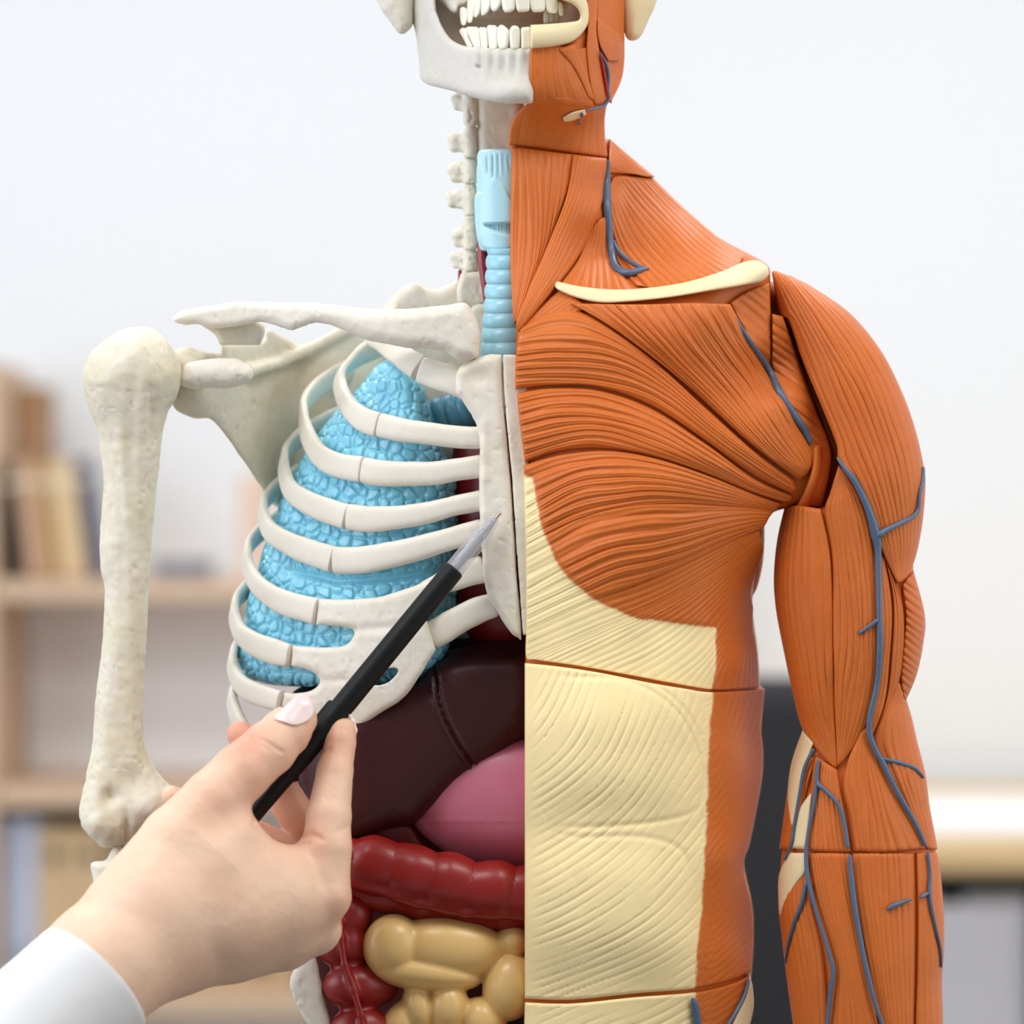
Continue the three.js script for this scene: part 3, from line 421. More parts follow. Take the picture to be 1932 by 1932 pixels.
// veins on the trunk
const vn = (pts, zf, lift, r) => part('vein', vein(pts, zf, lift, r), veinMat, model);
vn([[1148, 302, 3], [1144, 340, 8], [1145, 390, 9], [1150, 440, 7], [1154, 480, 7], [1162, 505, 8], [1185, 515, 7], [1208, 510, 6], [1226, 506, 2]], (x, y) => zT(x, y), 8);
vn([[1157, 452, 2], [1168, 475, 4], [1190, 494, 4], [1214, 506, 4]], (x, y) => zT(x, y), 8);
vn([[1378, 586, 2], [1412, 640, 5], [1450, 696, 6], [1472, 742, 7], [1500, 785, 7], [1520, 815, 7], [1530, 838, 4]], (x, y) => zT(x, y), 10);
vn([[1306, 1882, 3], [1312, 1900, 7], [1316, 1935, 8], [1318, 1970, 8]], (x, y) => zT(x, y), 10);
vn([[1413, 1846, 3], [1404, 1880, 4], [1385, 1915, 4], [1366, 1945, 4]], (x, y) => zT(x, y), 14);

// ---------------------------------------------------------------- arm of the muscle half
const armL = table([[500, 1440], [600, 1470], [700, 1490], [800, 1500], [900, 1490], [960, 1478], [1020, 1465], [1090, 1458], [1150, 1462], [1220, 1475], [1300, 1492], [1370, 1508], [1400, 1508], [1440, 1498], [1480, 1488], [1560, 1475], [1600, 1469], [1700, 1466], [1760, 1473], [1830, 1480], [1932, 1494], [2000, 1503]]);
const armR = table([[505, 1470], [545, 1540], [590, 1600], [660, 1661], [740, 1702], [810, 1727], [870, 1742], [910, 1747], [970, 1743], [1030, 1733], [1070, 1728], [1110, 1737], [1160, 1745], [1210, 1742], [1270, 1730], [1318, 1716], [1345, 1719], [1400, 1732], [1460, 1747], [1520, 1755], [1590, 1768], [1650, 1775], [1720, 1781], [1800, 1781], [1850, 1777], [1932, 1779], [2000, 1772]]);
const armA = table([[500, 8], [540, 55], [600, 88], [700, 115], [800, 128], [900, 134], [1000, 128], [1200, 126], [1330, 108], [1420, 98], [1600, 112], [1800, 122], [2000, 116]]);
const zArm = (x, y) => { const l = armL(y), r = armR(y), c = clamp((2 * x - l - r) / (r - l), -1, 1); return -130 + armA(y) * Math.sqrt(Math.max(0, 1 - Math.abs(c) ** 2.2)); };
const A_ = { ampMax: 6, z: zArm, color: mus, skirt: 30, edge: 6 };
const upper = mgroup('upper_arm_muscle'), fore = mgroup('forearm_muscle');
part('deltoid_muscle', sheet([[[1456, 513], [1464, 560], [1472, 596], [1486, 602], [1500, 638], [1514, 680], [1547, 760], [1577, 835], [1583, 872], [1612, 915], [1640, 968], [1662, 1035], [1691, 1098]], [[1463, 511], [1500, 580], [1560, 700], [1612, 820], [1652, 930], [1676, 1020], [1694, 1100]], [[1482, 518], [1542, 600], [1612, 720], [1655, 830], [1682, 930], [1696, 1020], [1699, 1100]], [[1502, 526], [1582, 608], [1652, 716], [1692, 815], [1714, 915], [1716, 1020], [1704, 1096]], [[1522, 535], [1600, 588], [1661, 660], [1702, 740], [1727, 810], [1743, 880], [1746, 920], [1740, 990], [1728, 1050], [1711, 1091]]], { ...A_, fib: 12, per: 12, seed: 51, amp: 0.36, ampMax: 7.5, lift: 8, bulge: 4, breakup: 0.7, skirt: 70 }), paint, model);
upper(sheet([[[1480, 958], [1466, 1020], [1460, 1090], [1464, 1150], [1477, 1220], [1494, 1300], [1512, 1370], [1545, 1420], [1578, 1452]], [[1505, 954], [1498, 1050], [1500, 1150], [1512, 1250], [1532, 1350], [1576, 1449]], [[1549, 960], [1564, 1030], [1570, 1100], [1572, 1200], [1574, 1300], [1578, 1400], [1580, 1449]]], { ...A_, fib: 8, seed: 52, amp: 0.42, bulge: 9, breakup: 0.8, skirt: 40, edge: 4 }));
upper(sheet([[[1582, 878], [1566, 930], [1556, 965], [1568, 1030], [1571, 1100], [1571, 1200], [1573, 1300], [1577, 1400], [1579, 1448]], [[1588, 884], [1592, 960], [1606, 1050], [1616, 1150], [1619, 1250], [1606, 1350], [1586, 1441]], [[1592, 888], [1624, 940], [1646, 1000], [1656, 1080], [1658, 1180], [1653, 1280], [1633, 1370], [1591, 1437]]], { ...A_, fib: 8, seed: 53, amp: 0.40, bulge: 8, breakup: 0.85, skirt: 40, edge: 4 }));
upper(sheet([[[1658, 1040], [1660, 1150], [1657, 1250], [1640, 1350], [1608, 1428]], [[1670, 1052], [1683, 1150], [1678, 1250], [1668, 1330], [1640, 1405]]], { ...A_, fib: 3, seed: 54, amp: 0.22, bulge: 3, edge: 3 }));
upper(sheet([[[1670, 1055], [1685, 1130], [1683, 1220], [1672, 1320], [1645, 1400]], [[1690, 1103], [1704, 1150], [1706, 1220], [1698, 1280], [1664, 1378]]], { ...A_, fib: 3, seed: 55, amp: 0.24, bulge: 4, edge: 3 }));
upper(sheet([[[1702, 1105], [1709, 1160], [1705, 1220], [1700, 1280], [1704, 1312]], [[1724, 1078], [1745, 1160], [1742, 1215], [1729, 1275], [1709, 1322]]], { ...A_, fib: 1, per: 34, du: 3, seed: 56, amp: 0.02, bulge: 9, extra: (x, y) => 6 * ridge((y - x * 0.75) / 15 + 20, x / 260, 5, 0.3) }));
fore(sheet([[[1694, 1286], [1668, 1342], [1648, 1398], [1668, 1444], [1700, 1502], [1730, 1562], [1748, 1602]], [[1696, 1288], [1692, 1360], [1704, 1440], [1728, 1520], [1757, 1603]], [[1699, 1290], [1718, 1345], [1731, 1400], [1746, 1460], [1754, 1520], [1767, 1590], [1768, 1603]]], { ...A_, fib: 6, seed: 57, amp: 0.30, bulge: 8, lift: 2, breakup: 0.8 }));
fore(sheet([[[1620, 1384], [1600, 1432], [1590, 1482], [1600, 1542], [1609, 1607]], [[1632, 1374], [1636, 1432], [1650, 1502], [1669, 1608]], [[1642, 1369], [1666, 1442], [1701, 1512], [1748, 1602]]], { ...A_, fib: 9, seed: 58, amp: 0.34, bulge: 8, breakup: 0.8 }));
fore(sheet([[[1537, 1424], [1530, 1482], [1526, 1542], [1523, 1605]], [[1560, 1440], [1556, 1482], [1560, 1542], [1566, 1608]], [[1580, 1452], [1586, 1492], [1596, 1542], [1606, 1608]]], { ...A_, fib: 8, seed: 59, amp: 0.34, bulge: 7, breakup: 0.7 }));
fore(sheet([[[1500, 1425], [1486, 1490], [1476, 1560], [1470, 1602]], [[1540, 1430], [1520, 1500], [1506, 1560], [1500, 1604]]], { ...A_, fib: 4, seed: 60, amp: 0.23, bulge: 2, lift: -3 }));
fore(sheet([[[1500, 1609], [1474, 1660], [1468, 1700], [1474, 1760], [1482, 1830], [1496, 1932], [1504, 1992]], [[1522, 1609], [1530, 1700], [1552, 1800], [1560, 1900], [1560, 1992]]], { ...A_, fib: 7, seed: 61, amp: 0.32, bulge: 6, breakup: 0.7 }));
fore(sheet([[[1524, 1609], [1540, 1700], [1570, 1800], [1574, 1850], [1563, 1950], [1562, 1992]], [[1560, 1609], [1580, 1700], [1602, 1800], [1622, 1900], [1642, 1992]], [[1604, 1609], [1614, 1700], [1642, 1850], [1668, 1992]]], { ...A_, fib: 10, seed: 62, amp: 0.32, bulge: 8, breakup: 0.7 }));
fore(sheet([[[1607, 1609], [1617, 1700], [1644, 1850], [1671, 1992]], [[1660, 1609], [1668, 1750], [1694, 1992]], [[1724, 1609], [1726, 1750], [1722, 1992]]], { ...A_, fib: 10, seed: 63, amp: 0.30, bulge: 7, breakup: 0.75, edge: 4 }));
fore(sheet([[[1728, 1609], [1731, 1750], [1726, 1992]], [[1768, 1608], [1775, 1650], [1781, 1730], [1781, 1800], [1777, 1850], [1779, 1932], [1772, 1992]]], { ...A_, fib: 4, seed: 64, amp: 0.19, bulge: 4, edge: 4 }));
const tendon = (c, o) => { part('tendon', sheet(c, { z: zArm, lift: 6, bulge: 5, fib: 2, amp: 0.04, per: 8, skirt: 30, edge: 4, ...o }), creamMat, model); };
tendon([[[1514, 1378], [1493, 1440], [1486, 1500], [1492, 1556]], [[1536, 1402], [1522, 1440], [1508, 1495], [1497, 1560]]]);
tendon([[[1531, 1494], [1507, 1529], [1495, 1578], [1490, 1600]], [[1532, 1500], [1527, 1550], [1522, 1603]]]);
tendon([[[1489, 1609], [1473, 1640], [1468, 1668], [1470, 1724]], [[1522, 1609], [1521, 1644], [1504, 1667], [1481, 1702], [1473, 1728]]]);
{ // inside of the arm
  const R = [], l = table([[505, 1480], [600, 1500], [700, 1540], [800, 1580], [870, 1600], [940, 1575], [975, 1500], [1020, 1472], [1100, 1466], [1300, 1500], [1400, 1516], [1440, 1506], [1600, 1476], [1700, 1473], [1830, 1488], [2000, 1510]]);
  for (let y = 520; y <= 1996; y += 8) { const xl = l(y), xr = armR(y) - 5, a = armA(y) - 8, ring = []; for (let k = 0; k < 40; k++) { const f = k / 40 * 2 * Math.PI, c = Math.cos(f), s = Math.sin(f); ring.push([(xl + xr) / 2 + (xr - xl) / 2 * c, y, -130 + a * Math.sign(s) * Math.abs(s) ** 0.9 * (s < 0 ? 0.9 : 1)]); } R.push(ring); }
  part('arm_core', rings(R, true, (x, y) => mus(x, y)), paint, model);
}
const va = (pts, lift = 12) => vn(pts.map(([x, y, r]) => [x, y, r * 0.8]), zArm, lift);
va([[1579, 862, 3], [1594, 884, 6], [1614, 910, 8], [1638, 960, 9], [1652, 1008, 12], [1657, 1050, 8], [1659, 1150, 7], [1660, 1220, 8], [1655, 1290, 7], [1642, 1350, 7], [1641, 1385, 7], [1652, 1415, 7], [1666, 1440, 7], [1692, 1492, 6], [1726, 1552, 6], [1747, 1598, 5]]);
va([[1655, 1012, 9], [1672, 1000, 7], [1692, 990, 6], [1728, 969, 6], [1735, 935, 5], [1741, 905, 5], [1742, 880, 4]], 19);
va([[1657, 1168, 5], [1640, 1182, 5], [1619, 1196, 4]]);
va([[1667, 1432, 5], [1700, 1440, 5], [1726, 1450, 5], [1743, 1468, 4]]);
va([[1545, 1432, 4], [1541, 1474, 6], [1556, 1490, 5], [1580, 1516, 5], [1592, 1550, 5], [1600, 1602, 5]]);
va([[1603, 1612, 5], [1610, 1690, 7], [1625, 1780, 6], [1640, 1850, 6], [1655, 1905, 5], [1676, 1960, 4]]);
va([[1541, 1474, 5], [1535, 1520, 5], [1525, 1570, 4], [1521, 1612, 5], [1525, 1660, 6], [1540, 1720, 5], [1562, 1790, 5], [1572, 1832, 6], [1567, 1872, 6], [1560, 1940, 5]]);
va([[1536, 1412, 4], [1518, 1450, 5], [1508, 1502, 4], [1498, 1560, 4], [1493, 1592, 4], [1479, 1624, 3]]);
va([[1522, 1664, 5], [1512, 1706, 5], [1498, 1742, 5], [1488, 1778, 4], [1481, 1818, 3]]);
va([[1750, 1606, 4], [1755, 1650, 4], [1754, 1690, 5], [1763, 1740, 4], [1774, 1790, 4], [1776, 1826, 3]]);
va([[1674, 1716, 5], [1690, 1707, 6], [1721, 1696, 3]]); va([[1736, 1693, 5], [1753, 1684, 4]]);

// ---------------------------------------------------------------- head and jaw, muscle side
const zH = plate([[1000, 40, 30], [1000, 100, 30], [1000, 160, 27], [1060, 100, 12], [1060, 170, 4], [1110, 60, -30], [1105, 180, -34], [1140, 100, -82], [1175, 60, -160], [1172, 140, -165], [1130, -30, -60], [1178, -30, -165], [1060, -20, 5], [1000, -20, 20], [998, 192, 12], [984, 206, -16], [968, 226, -56], [961, 272, -86], [1040, 212, -30], [1060, 200, -12], [1080, 232, -75], [1040, 276, -90], [1120, 212, -85], [1140, 230, -150], [1146, 297, -172], [1100, 284, -118], [1150, 190, -120]]);
const face = mgroup('face_muscle'), F_ = { z: zH, color: mus, skirt: 45, edge: 4 };
face(sheet([[[1001, 88], [999, 140], [1002, 172], [999, 194]], [[1045, 86], [1042, 140], [1048, 196]], [[1080, 90], [1090, 150], [1108, 200]], [[1110, 90], [1118, 150], [1135, 200]]], { ...F_, fib: 8, per: 10, seed: 71, amp: 0.12, breakup: 0.9, ends: [3, 8] }));
face(sheet([[[999, 190], [985, 204], [969, 223], [962, 248], [960, 273]], [[1050, 190], [1035, 228], [1018, 280]], [[1100, 192], [1092, 240], [1080, 289]], [[1146, 190], [1140, 240], [1147, 298]]], { ...F_, fib: 10, per: 10, seed: 72, amp: 0.12, lift: -2, breakup: 0.9, ends: [8, 3] }));
face(sheet([[[1104, -40], [1109, 40], [1106, 95], [1112, 150], [1122, 200]], [[1129, -40], [1127, 40], [1131, 100], [1141, 160], [1147, 197]]], { ...F_, fib: 6, seed: 73, amp: 0.26, lift: 4, bulge: 6 }));
face(sheet([[[1052, 92], [1084, 130], [1112, 188]], [[1066, 88], [1094, 128], [1120, 190]], [[1084, 82], [1102, 125], [1126, 192]]], { ...F_, fib: 6, seed: 74, amp: 0.22, lift: 3, bulge: 6 }));
face(sheet([[[1005, 187], [1060, 183], [1120, 190]], [[1003, 200], [1060, 200], [1122, 204]]], { ...F_, fib: 4, seed: 78, amp: 0.26, lift: 0, bulge: 4 }));
face(sheet([[[1127, -40], [1128, 60], [1140, 110], [1149, 193]], [[1150, -40], [1152, 60], [1160, 110], [1154, 195]], [[1179, -40], [1178, 60], [1178, 112], [1172, 152], [1152, 194]]], { ...F_, fib: 8, seed: 75, amp: 0.21, lift: -6 }));
face(sheet([[[1126, 33], [1150, 52], [1175, 66]], [[1126, 60], [1148, 86], [1170, 112]], [[1132, 88], [1140, 102], [1148, 116]]], { ...F_, fib: 9, seed: 76, amp: 0.26, lift: 4, bulge: 5 }));
part('lip', sheet([[[1001, 92], [1050, 87], [1084, 76], [1107, 50], [1111, 20], [1103, -6], [1078, -28]], [[1001, 70], [1050, 66], [1079, 58], [1101, 42], [1103, 20], [1093, 0], [1065, -16]], [[1001, 47], [1050, 44], [1079, 41], [1093, 37], [1093, 22], [1079, 7], [1050, -3]]], { z: zH, lift: 8, bulge: 12, fib: 2, amp: 0.02, per: 12, skirt: 40, edge: 6, q: 2 }), creamMat, model);
part('gland', sheet([[[1062, 222], [1078, 212], [1104, 206]], [[1064, 230], [1080, 228], [1106, 216]]], { z: (x, y) => zH(x, y) + 8, fib: 3, amp: 0.3, bulge: 6, seed: 77 }), creamMat, model);
vn([[1131, 97, 1.5], [1143, 120, 3.4], [1148, 145, 3.6], [1147, 170, 3], [1148, 186, 3], [1140, 199, 3], [1122, 205, 2], [1106, 208, 2]], zH, 14);
vn([[1098, 213, 3], [1098, 222, 3]], zH, 14); vn([[1091, 228, 2], [1096, 236, 3.5]], zH, 8);
part('artery', vein([[1132, 102, 2], [1138, 130, 3.4], [1143, 160, 3.4], [1146, 184, 2]], zH, 12), mat(0xb01c1c, 0.4), model);
part('mastoid_bone', solid(slab(area([[1170, -60], [1176, 40], [1181, 70], [1191, 77], [1203, 74], [1213, 62], [1225, 35], [1238, 5], [1250, -60]]), -210, 42, 26), [1160, -60, -260, 1260, 90, -160], 3), creamMat, model);
{
  const o = area([[1003, 70, 1], [1002, 185], [985, 206], [969, 226], [962, 270, 1], [975, 300], [1146, 330, 1], [1142, 205], [1168, 150], [1174, 90], [1174, -50, 1], [1105, -50], [1112, 20], [1100, 50], [1060, 84]], 3, 40), f = (x, y, z) => smax(smax(o(x, y), (z - zH(x, y) + 12) * 0.6, 16), -230 - z, 20);
  part('head_shell', solid(f, [940, -60, -245, 1190, 310, 50], 5, { slope: 3, color: (x, y) => mus(x, y) }), paint, model);
}

// ---------------------------------------------------------------- bone half
const BONE = srgb('#e9e1d2'), BONE2 = srgb('#d6caa6');
const boneColor = (tone = 0) => (x, y, z) => { const t = clamp(tone + 0.35 * fbm(x / 55, y / 70, z / 55) + 0.15 * noise(x / 9, y / 9, z / 9)), k = 1 - 0.12 * ss(0.45, 0.75, noise(x / 14, y / 14, z / 14 + 9)) * tone; return [0, 1, 2].map((e) => lerp(BONE[e], BONE2[e], t) * k); };
const rough = (a = 1.6, s = 16) => (x, y, z) => a * fbm(x / s, y / s, z / s) + a * 0.5 * fbm(x / 45, y / 45, z / 45) - a * 1.1 * ss(0.55, 0.8, noise(x / 8, y / 10, z / 8));
const bone = (name, f, bx, h, tone = 0.15, push = rough(1.2), parent = model) => part(name, solid(f, bx, h, { push, color: boneColor(tone), slope: 2.6 }), boneMat, parent);
const area_up = area([[845, -60], [848, -6], [853, 18], [862, 22], [866, 8], [880, 6], [900, -8], [940, -14], [1000, -16], [1060, -12], [1070, -60]], 2.5, 40);
const area_in = area([[786, -60], [800, 30], [840, 92], [940, 104], [1050, 96], [1120, 60], [1130, -60]], 3, 40);
const spineArea = area([[899, 60, 1], [990, 60, 1], [990, 700, 1], [900, 700, 1], [897, 400]], 3, 30);
const scapArea = area([[333, 765], [342, 735], [335, 700], [337, 666], [352, 660], [380, 662], [417, 667, 1], [417, 646, 1], [492, 646], [504, 622], [520, 628], [545, 641], [575, 652], [620, 633], [660, 617], [720, 598], [722, 700], [650, 850], [570, 965], [520, 955], [503, 936], [480, 900], [455, 864], [430, 828], [405, 797], [385, 785], [345, 776]], 3, 40);
const archArea = area([[600, 1130, 1], [653, 1131], [699, 1128], [730, 1122], [780, 1106], [800, 1097], [830, 1090], [840, 1112], [820, 1135], [805, 1168, 1], [822, 1226, 1], [793, 1273], [762, 1316], [715, 1347], [672, 1380], [640, 1425], [600, 1480], [560, 1510], [530, 1480], [515, 1400], [529, 1341, 1], [535, 1306, 1], [560, 1308], [590, 1302], [603, 1288], [600, 1276], [585, 1265], [549, 1256, 1], [552, 1218, 1], [600, 1221], [640, 1220], [657, 1214], [668, 1198], [667, 1189], [655, 1184], [620, 1180], [596, 1179, 1]], 2.5, 30), archHole = area([[688, 1292], [720, 1292], [738, 1283], [752, 1266], [745, 1260], [725, 1264], [700, 1280]], 2, 20);
// lower jaw with its teeth
const jawZ = (x) => { const t = clamp((1005 - x) / 215, 0, 1.15); return 16 - 200 * t ** 2.1; };
const jawArea = area([[770, -60], [777, 30], [784, 60], [788, 92], [791, 125], [793, 146], [801, 156], [814, 162], [832, 166], [856, 172], [880, 180], [905, 187], [930, 191], [960, 193], [1004, 193, 1], [1004, 90, 1], [960, 90], [930, 90], [905, 88], [885, 88], [870, 85], [855, 77], [845, 67], [835, 51], [828, 34], [822, 12], [816, -60]], 2.5, 30);
const jaw = bone('lower_jaw', slab(jawArea, (x, y) => jawZ(x) - 14 + 14 * Math.exp(-(((x - 965) / 60) ** 2 + ((y - 172) / 26) ** 2)), 24, 15), [755, -60, -290, 1012, 200, 60], 3, 0.05, (x, y, z, gx, gy, gz) => {
  const a = rough(0.8)(x, y, z); if (gz < 0.2) return a; const root = (1 - ss(112, 150, y)) * ss(88, 96, y) * ss(880, 905, x);
  return a + root * 2.4 * Math.sin((x - 893) / 21 * 2 * Math.PI) - 7 * Math.exp(-(((x - 902) / 5) ** 2 + ((y - 127) / 3.5) ** 2)) - 2.5 * Math.exp(-(((x - 800) / 8) ** 2 + ((y - 55) / 20) ** 2)) + 3 * ss(150, 175, y) * ss(900, 950, x);
});
jaw.material = mat(0xe6e8ec, 0.5, { vertexColors: true, clearcoat: 0.15, clearcoatRoughness: 0.4 });
const toothMat = mat(0xeee9d4, 0.25, { clearcoat: 0.4, clearcoatRoughness: 0.2 });
const archZ = (x) => 10 - 0.0075 * (x - 985) ** 2;
function tooth(parent, q, lift = 0) { const a = area(q, 1.5, 12), cx = (a.box[0] + a.box[2]) / 2, z = archZ(cx) + lift; part('tooth', solid(slab(a, (x) => z + (x - cx) * (archZ(cx + 5) - archZ(cx - 5)) / 10, 9, 7), [a.box[0] - 4, a.box[1] - 4, z - 24, a.box[2] + 4, a.box[3] + 4, z + 24], 1.6), toothMat, parent); }
for (const q of [[[866, 58], [870, 53], [880, 53], [884, 70], [893, 90], [884, 91], [875, 75]], [[879, 52], [892, 50], [903, 52], [906, 70], [907, 91], [896, 91], [886, 72]], [[903, 53], [911, 51], [919, 53], [921, 72], [920, 93], [909, 93], [905, 74]], [[919, 49], [928, 47], [938, 50], [940, 72], [938, 93], [924, 93], [920, 70]], [[937, 56], [945, 46], [955, 51], [961, 60], [960, 80], [955, 93], [943, 93], [937, 78]], [[961, 56], [968, 48], [976, 49], [981, 56], [981, 80], [978, 93], [965, 93], [961, 78]], [[983, 53], [991, 51], [1003, 52], [1005, 75], [1003, 93], [985, 93], [983, 75]]]) tooth(jaw, q);
for (const x of [1030, 1040, 1050]) tooth(jaw, [[x - 4, 20], [x + 5, 20], [x + 5, 44], [x - 4, 44]], -30);
// upper jaw, skull base
const skull = bone('skull', (x, y, z) => smin(slab(area_up, (x) => archZ(x) - 18, 26, 14)(x, y, z), smin(egg([945, -60, -170], [150, 100, 110])(x, y, z), slab(area_in, -205, 26, 20)(x, y, z), 16), 20), [780, -120, -300, 1140, 110, 40], 4, 0.35, rough(1));
for (const q of [[[868, 16], [875, 13], [881, 18], [882, 34], [879, 47], [871, 47], [868, 34]], [[884, -6], [896, -10], [899, 2], [895, 22], [891, 42], [884, 44], [881, 34], [881, 12]], [[898, -10], [908, -12], [908, 8], [905, 26], [898, 34], [893, 31], [894, 12]], [[909, -14], [924, -14], [926, 6], [922, 22], [911, 30], [907, 22]], [[926, -14], [944, -14], [946, 4], [940, 18], [932, 22], [925, 14]], [[946, -16], [971, -16], [972, 6], [970, 19], [959, 24], [949, 19]], [[973, -16], [999, -16], [1000, 8], [998, 20], [985, 23], [975, 19]], [[1001, -10], [1027, -10], [1029, 8], [1027, 20], [1014, 23], [1003, 20]], [[1030, -8], [1050, -4], [1053, 12], [1050, 24], [1040, 25], [1031, 20]], [[1053, 4], [1061, 6], [1064, 20], [1061, 31], [1055, 29]]]) tooth(skull, q, 6);
bone('mastoid_bone', slab(area([[700, -60], [714, 8], [733, 36], [748, 58], [760, 64], [771, 57], [778, 46], [780, 20], [776, -60]]), -215, 40, 26), [690, -60, -270, 790, 75, -160], 3, 0.1);
// neck spine
const spine = part('spine', solid((x, y, z) => slab(spineArea, -235, 34, 22)(x, y, z), [880, 60, -290, 1000, 700, -180], 4, { color: boneColor(0.35), push: (x, y, z) => rough(1)(x, y, z) - 3 * groove(((y - 150) % 58) - 29, 6) }), boneMat, model);
for (const [y0, y1, tx, ty, r] of [[160, 240, 857, 200, 9], [236, 300, 851, 277, 10], [296, 348, 852, 335, 10], [344, 408, 846, 385, 8], [404, 474, 856, 458, 8], [468, 514, 852, 500, 7]]) {
  const ym = (y0 + y1) / 2; let f0 = cone([888, y0 + 8, -215], [888, y1 - 8, -212], 12, 13); const f1 = cone([884, ym - 6, -222], [tx + 6, ty - 14, -235], 14, r + 3), f2 = cone([tx + 8, ty - 12, -232], [tx + 5, ty, -228], r + 2, r - 2), f3 = cone([886, ty + 4, -220], [tx + 10, ty + 2, -230], 9, r - 2);
  bone('vertebra', (x, y, z) => smax(smin(smin(f0(x, y, z), f1(x, y, z), 8), smin(f2(x, y, z), f3(x, y, z), 8), 8), Math.max(y0 + 1 - y, y - y1 + 1), 4), [830, y0 - 4, -270, 915, y1 + 4, -180], 2.6, 0.25, rough(2.4, 12), spine);
}
bone('vertebra', slab(area([[868, 520], [884, 514], [960, 516], [960, 572], [930, 578], [866, 574]]), -215, 34, 12), [855, 505, -260, 970, 585, -170], 3, 0.3, rough(1.5), spine);
bone('vertebra', slab(area([[892, 578], [960, 578], [960, 690], [896, 690], [890, 630]]), -205, 34, 12), [880, 570, -250, 970, 700, -160], 3, 0.3, rough(1.5), spine);
bone('vertebra', (x, y, z) => egg([915, 1000, -430], [120, 400, 70])(x, y, z) + 8 * Math.sin(y / 14), [780, 590, -510, 1050, 1420, -350], 9, 0.3, rough(1), spine);
bone('back_rib', slab(area([[720, 596], [730, 574], [748, 553], [770, 537], [788, 534], [806, 545], [822, 546], [842, 538], [872, 532], [900, 600], [900, 800], [800, 800], [785, 700], [760, 640]]), -300, 26, 20), [705, 520, -340, 915, 815, -260], 4, 0.3);
// collar bone, shoulder blade, arm bone
const clavZ = (x) => -8 - 130 * ss(880, 330, x) + 26 * Math.exp(-(((x - 700) / 150) ** 2));
bone('collar_bone', slab(area([[326, 602], [335, 590], [366, 582], [407, 575], [444, 569], [475, 570], [537, 570], [600, 572], [662, 579], [709, 583], [771, 582], [833, 577], [867, 571], [880, 573], [891, 587], [901, 607], [906, 630], [904, 653], [900, 674], [882, 679], [865, 679], [853, 673], [839, 664], [808, 657], [766, 656], [725, 648], [687, 640], [647, 622], [620, 612], [596, 609], [570, 617], [553, 623], [537, 620], [514, 612], [491, 607], [469, 612], [430, 618], [400, 620], [374, 612], [351, 613], [331, 609]], 2.5), clavZ, (x) => lerp(15, 30, ss(400, 860, x)), 26), [315, 555, -190, 915, 690, 50], 3, 0.05);
const scap = bone('shoulder_blade', (x, y, z) => {
  const d = slab(scapArea, (x, y) => -215 - 250 * ss(385, 570, x), (x) => 14 + 16 * (1 - ss(345, 420, x)), 12)(x, y, z);
  return smin(d, Math.min(chain([[470, 700, -300, 13], [530, 684, -425, 11], [580, 662, -448, 10], [640, 630, -452, 10], [720, 596, -455, 10]])(x, y, z), chain([[352, 690, -190, 34], [356, 745, -195, 30], [372, 770, -205, 20]], 20)(x, y, z)), 14);
}, [315, 585, -520, 735, 975, -130], 4, 0.45, rough(1.2, 22));
bone('acromion', slab(area([[376, 606], [404, 630], [415, 651, 1], [491, 651, 1], [500, 622], [486, 604], [440, 592]]), -165, 26, 12), [365, 580, -205, 510, 660, -125], 3, 0.4, rough(0.8), scap);
bone('coracoid', slab(area([[335, 716], [341, 701], [352, 686], [366, 682], [400, 677], [440, 676], [458, 682], [472, 692], [478, 703], [474, 718], [455, 727], [430, 733], [400, 731], [370, 735], [345, 729]]), -128, 30, 28), [325, 665, -170, 490, 745, -85], 2.6, 0.12, rough(1.4, 18), scap);
const humArea = area([[155, 716], [160, 690], [171, 666], [192, 647], [223, 626], [254, 616], [280, 618], [304, 631], [323, 653], [338, 682], [342, 706], [337, 735], [328, 757], [316, 779], [309, 809], [304, 838], [298, 899], [291, 964], [286, 1039], [284, 1080], [281, 1115], [274, 1247], [271, 1366], [279, 1420], [299, 1458], [325, 1485], [333, 1496], [318, 1525], [285, 1560], [250, 1586], [215, 1598], [192, 1597], [174, 1580], [156, 1560], [150, 1526], [158, 1482], [174, 1400], [180, 1314], [193, 1214], [197, 1115], [190, 1080], [187, 1039], [191, 977], [195, 915], [192, 868], [185, 815], [170, 778], [160, 747]], 3, 40);
const humH = table([[600, 70], [700, 82], [760, 74], [850, 54], [1000, 44], [1300, 40], [1420, 40], [1500, 46], [1600, 48]]);
bone('arm_bone', slab(humArea, (x, y) => -120 - 0.0004 * (x - 240) ** 2, (x, y) => humH(y), 70), [140, 600, -230, 345, 1612, -20], 4, 0.5, (x, y, z, gx, gy, gz) => {
  const front = ss(0, 0.5, gz); let p = rough(1.7, 16)(x, y, z) + 1.5 * fbm(x / 30, y / 120, 3);
  p -= front * (5 * groove(x - 248 + (y - 780) * 0.02, 11) * ss(690, 760, y) * (1 - ss(850, 980, y)) + 4 * groove(x - 285, 8) * ss(700, 740, y) * (1 - ss(800, 860, y)));
  p += front * 3 * groove(x - 236 - (y - 900) * 0.05, 10) * ss(800, 900, y) * (1 - ss(1150, 1300, y));
  p -= front * (16 * Math.exp(-(((x - 208) / 14) ** 2 + ((y - 1502) / 16) ** 2)) + 10 * Math.exp(-(((x - 252) / 22) ** 2 + ((y - 1470) / 26) ** 2)) + 12 * Math.exp(-(((x - 240) / 8) ** 2 + ((y - 1568) / 26) ** 2)));
  p += front * (10 * Math.exp(-(((x - 185) / 22) ** 2 + ((y - 1556) / 24) ** 2)) + 12 * Math.exp(-(((x - 285) / 40) ** 2 + ((y - 1525) / 22) ** 2)));
  return p;
});
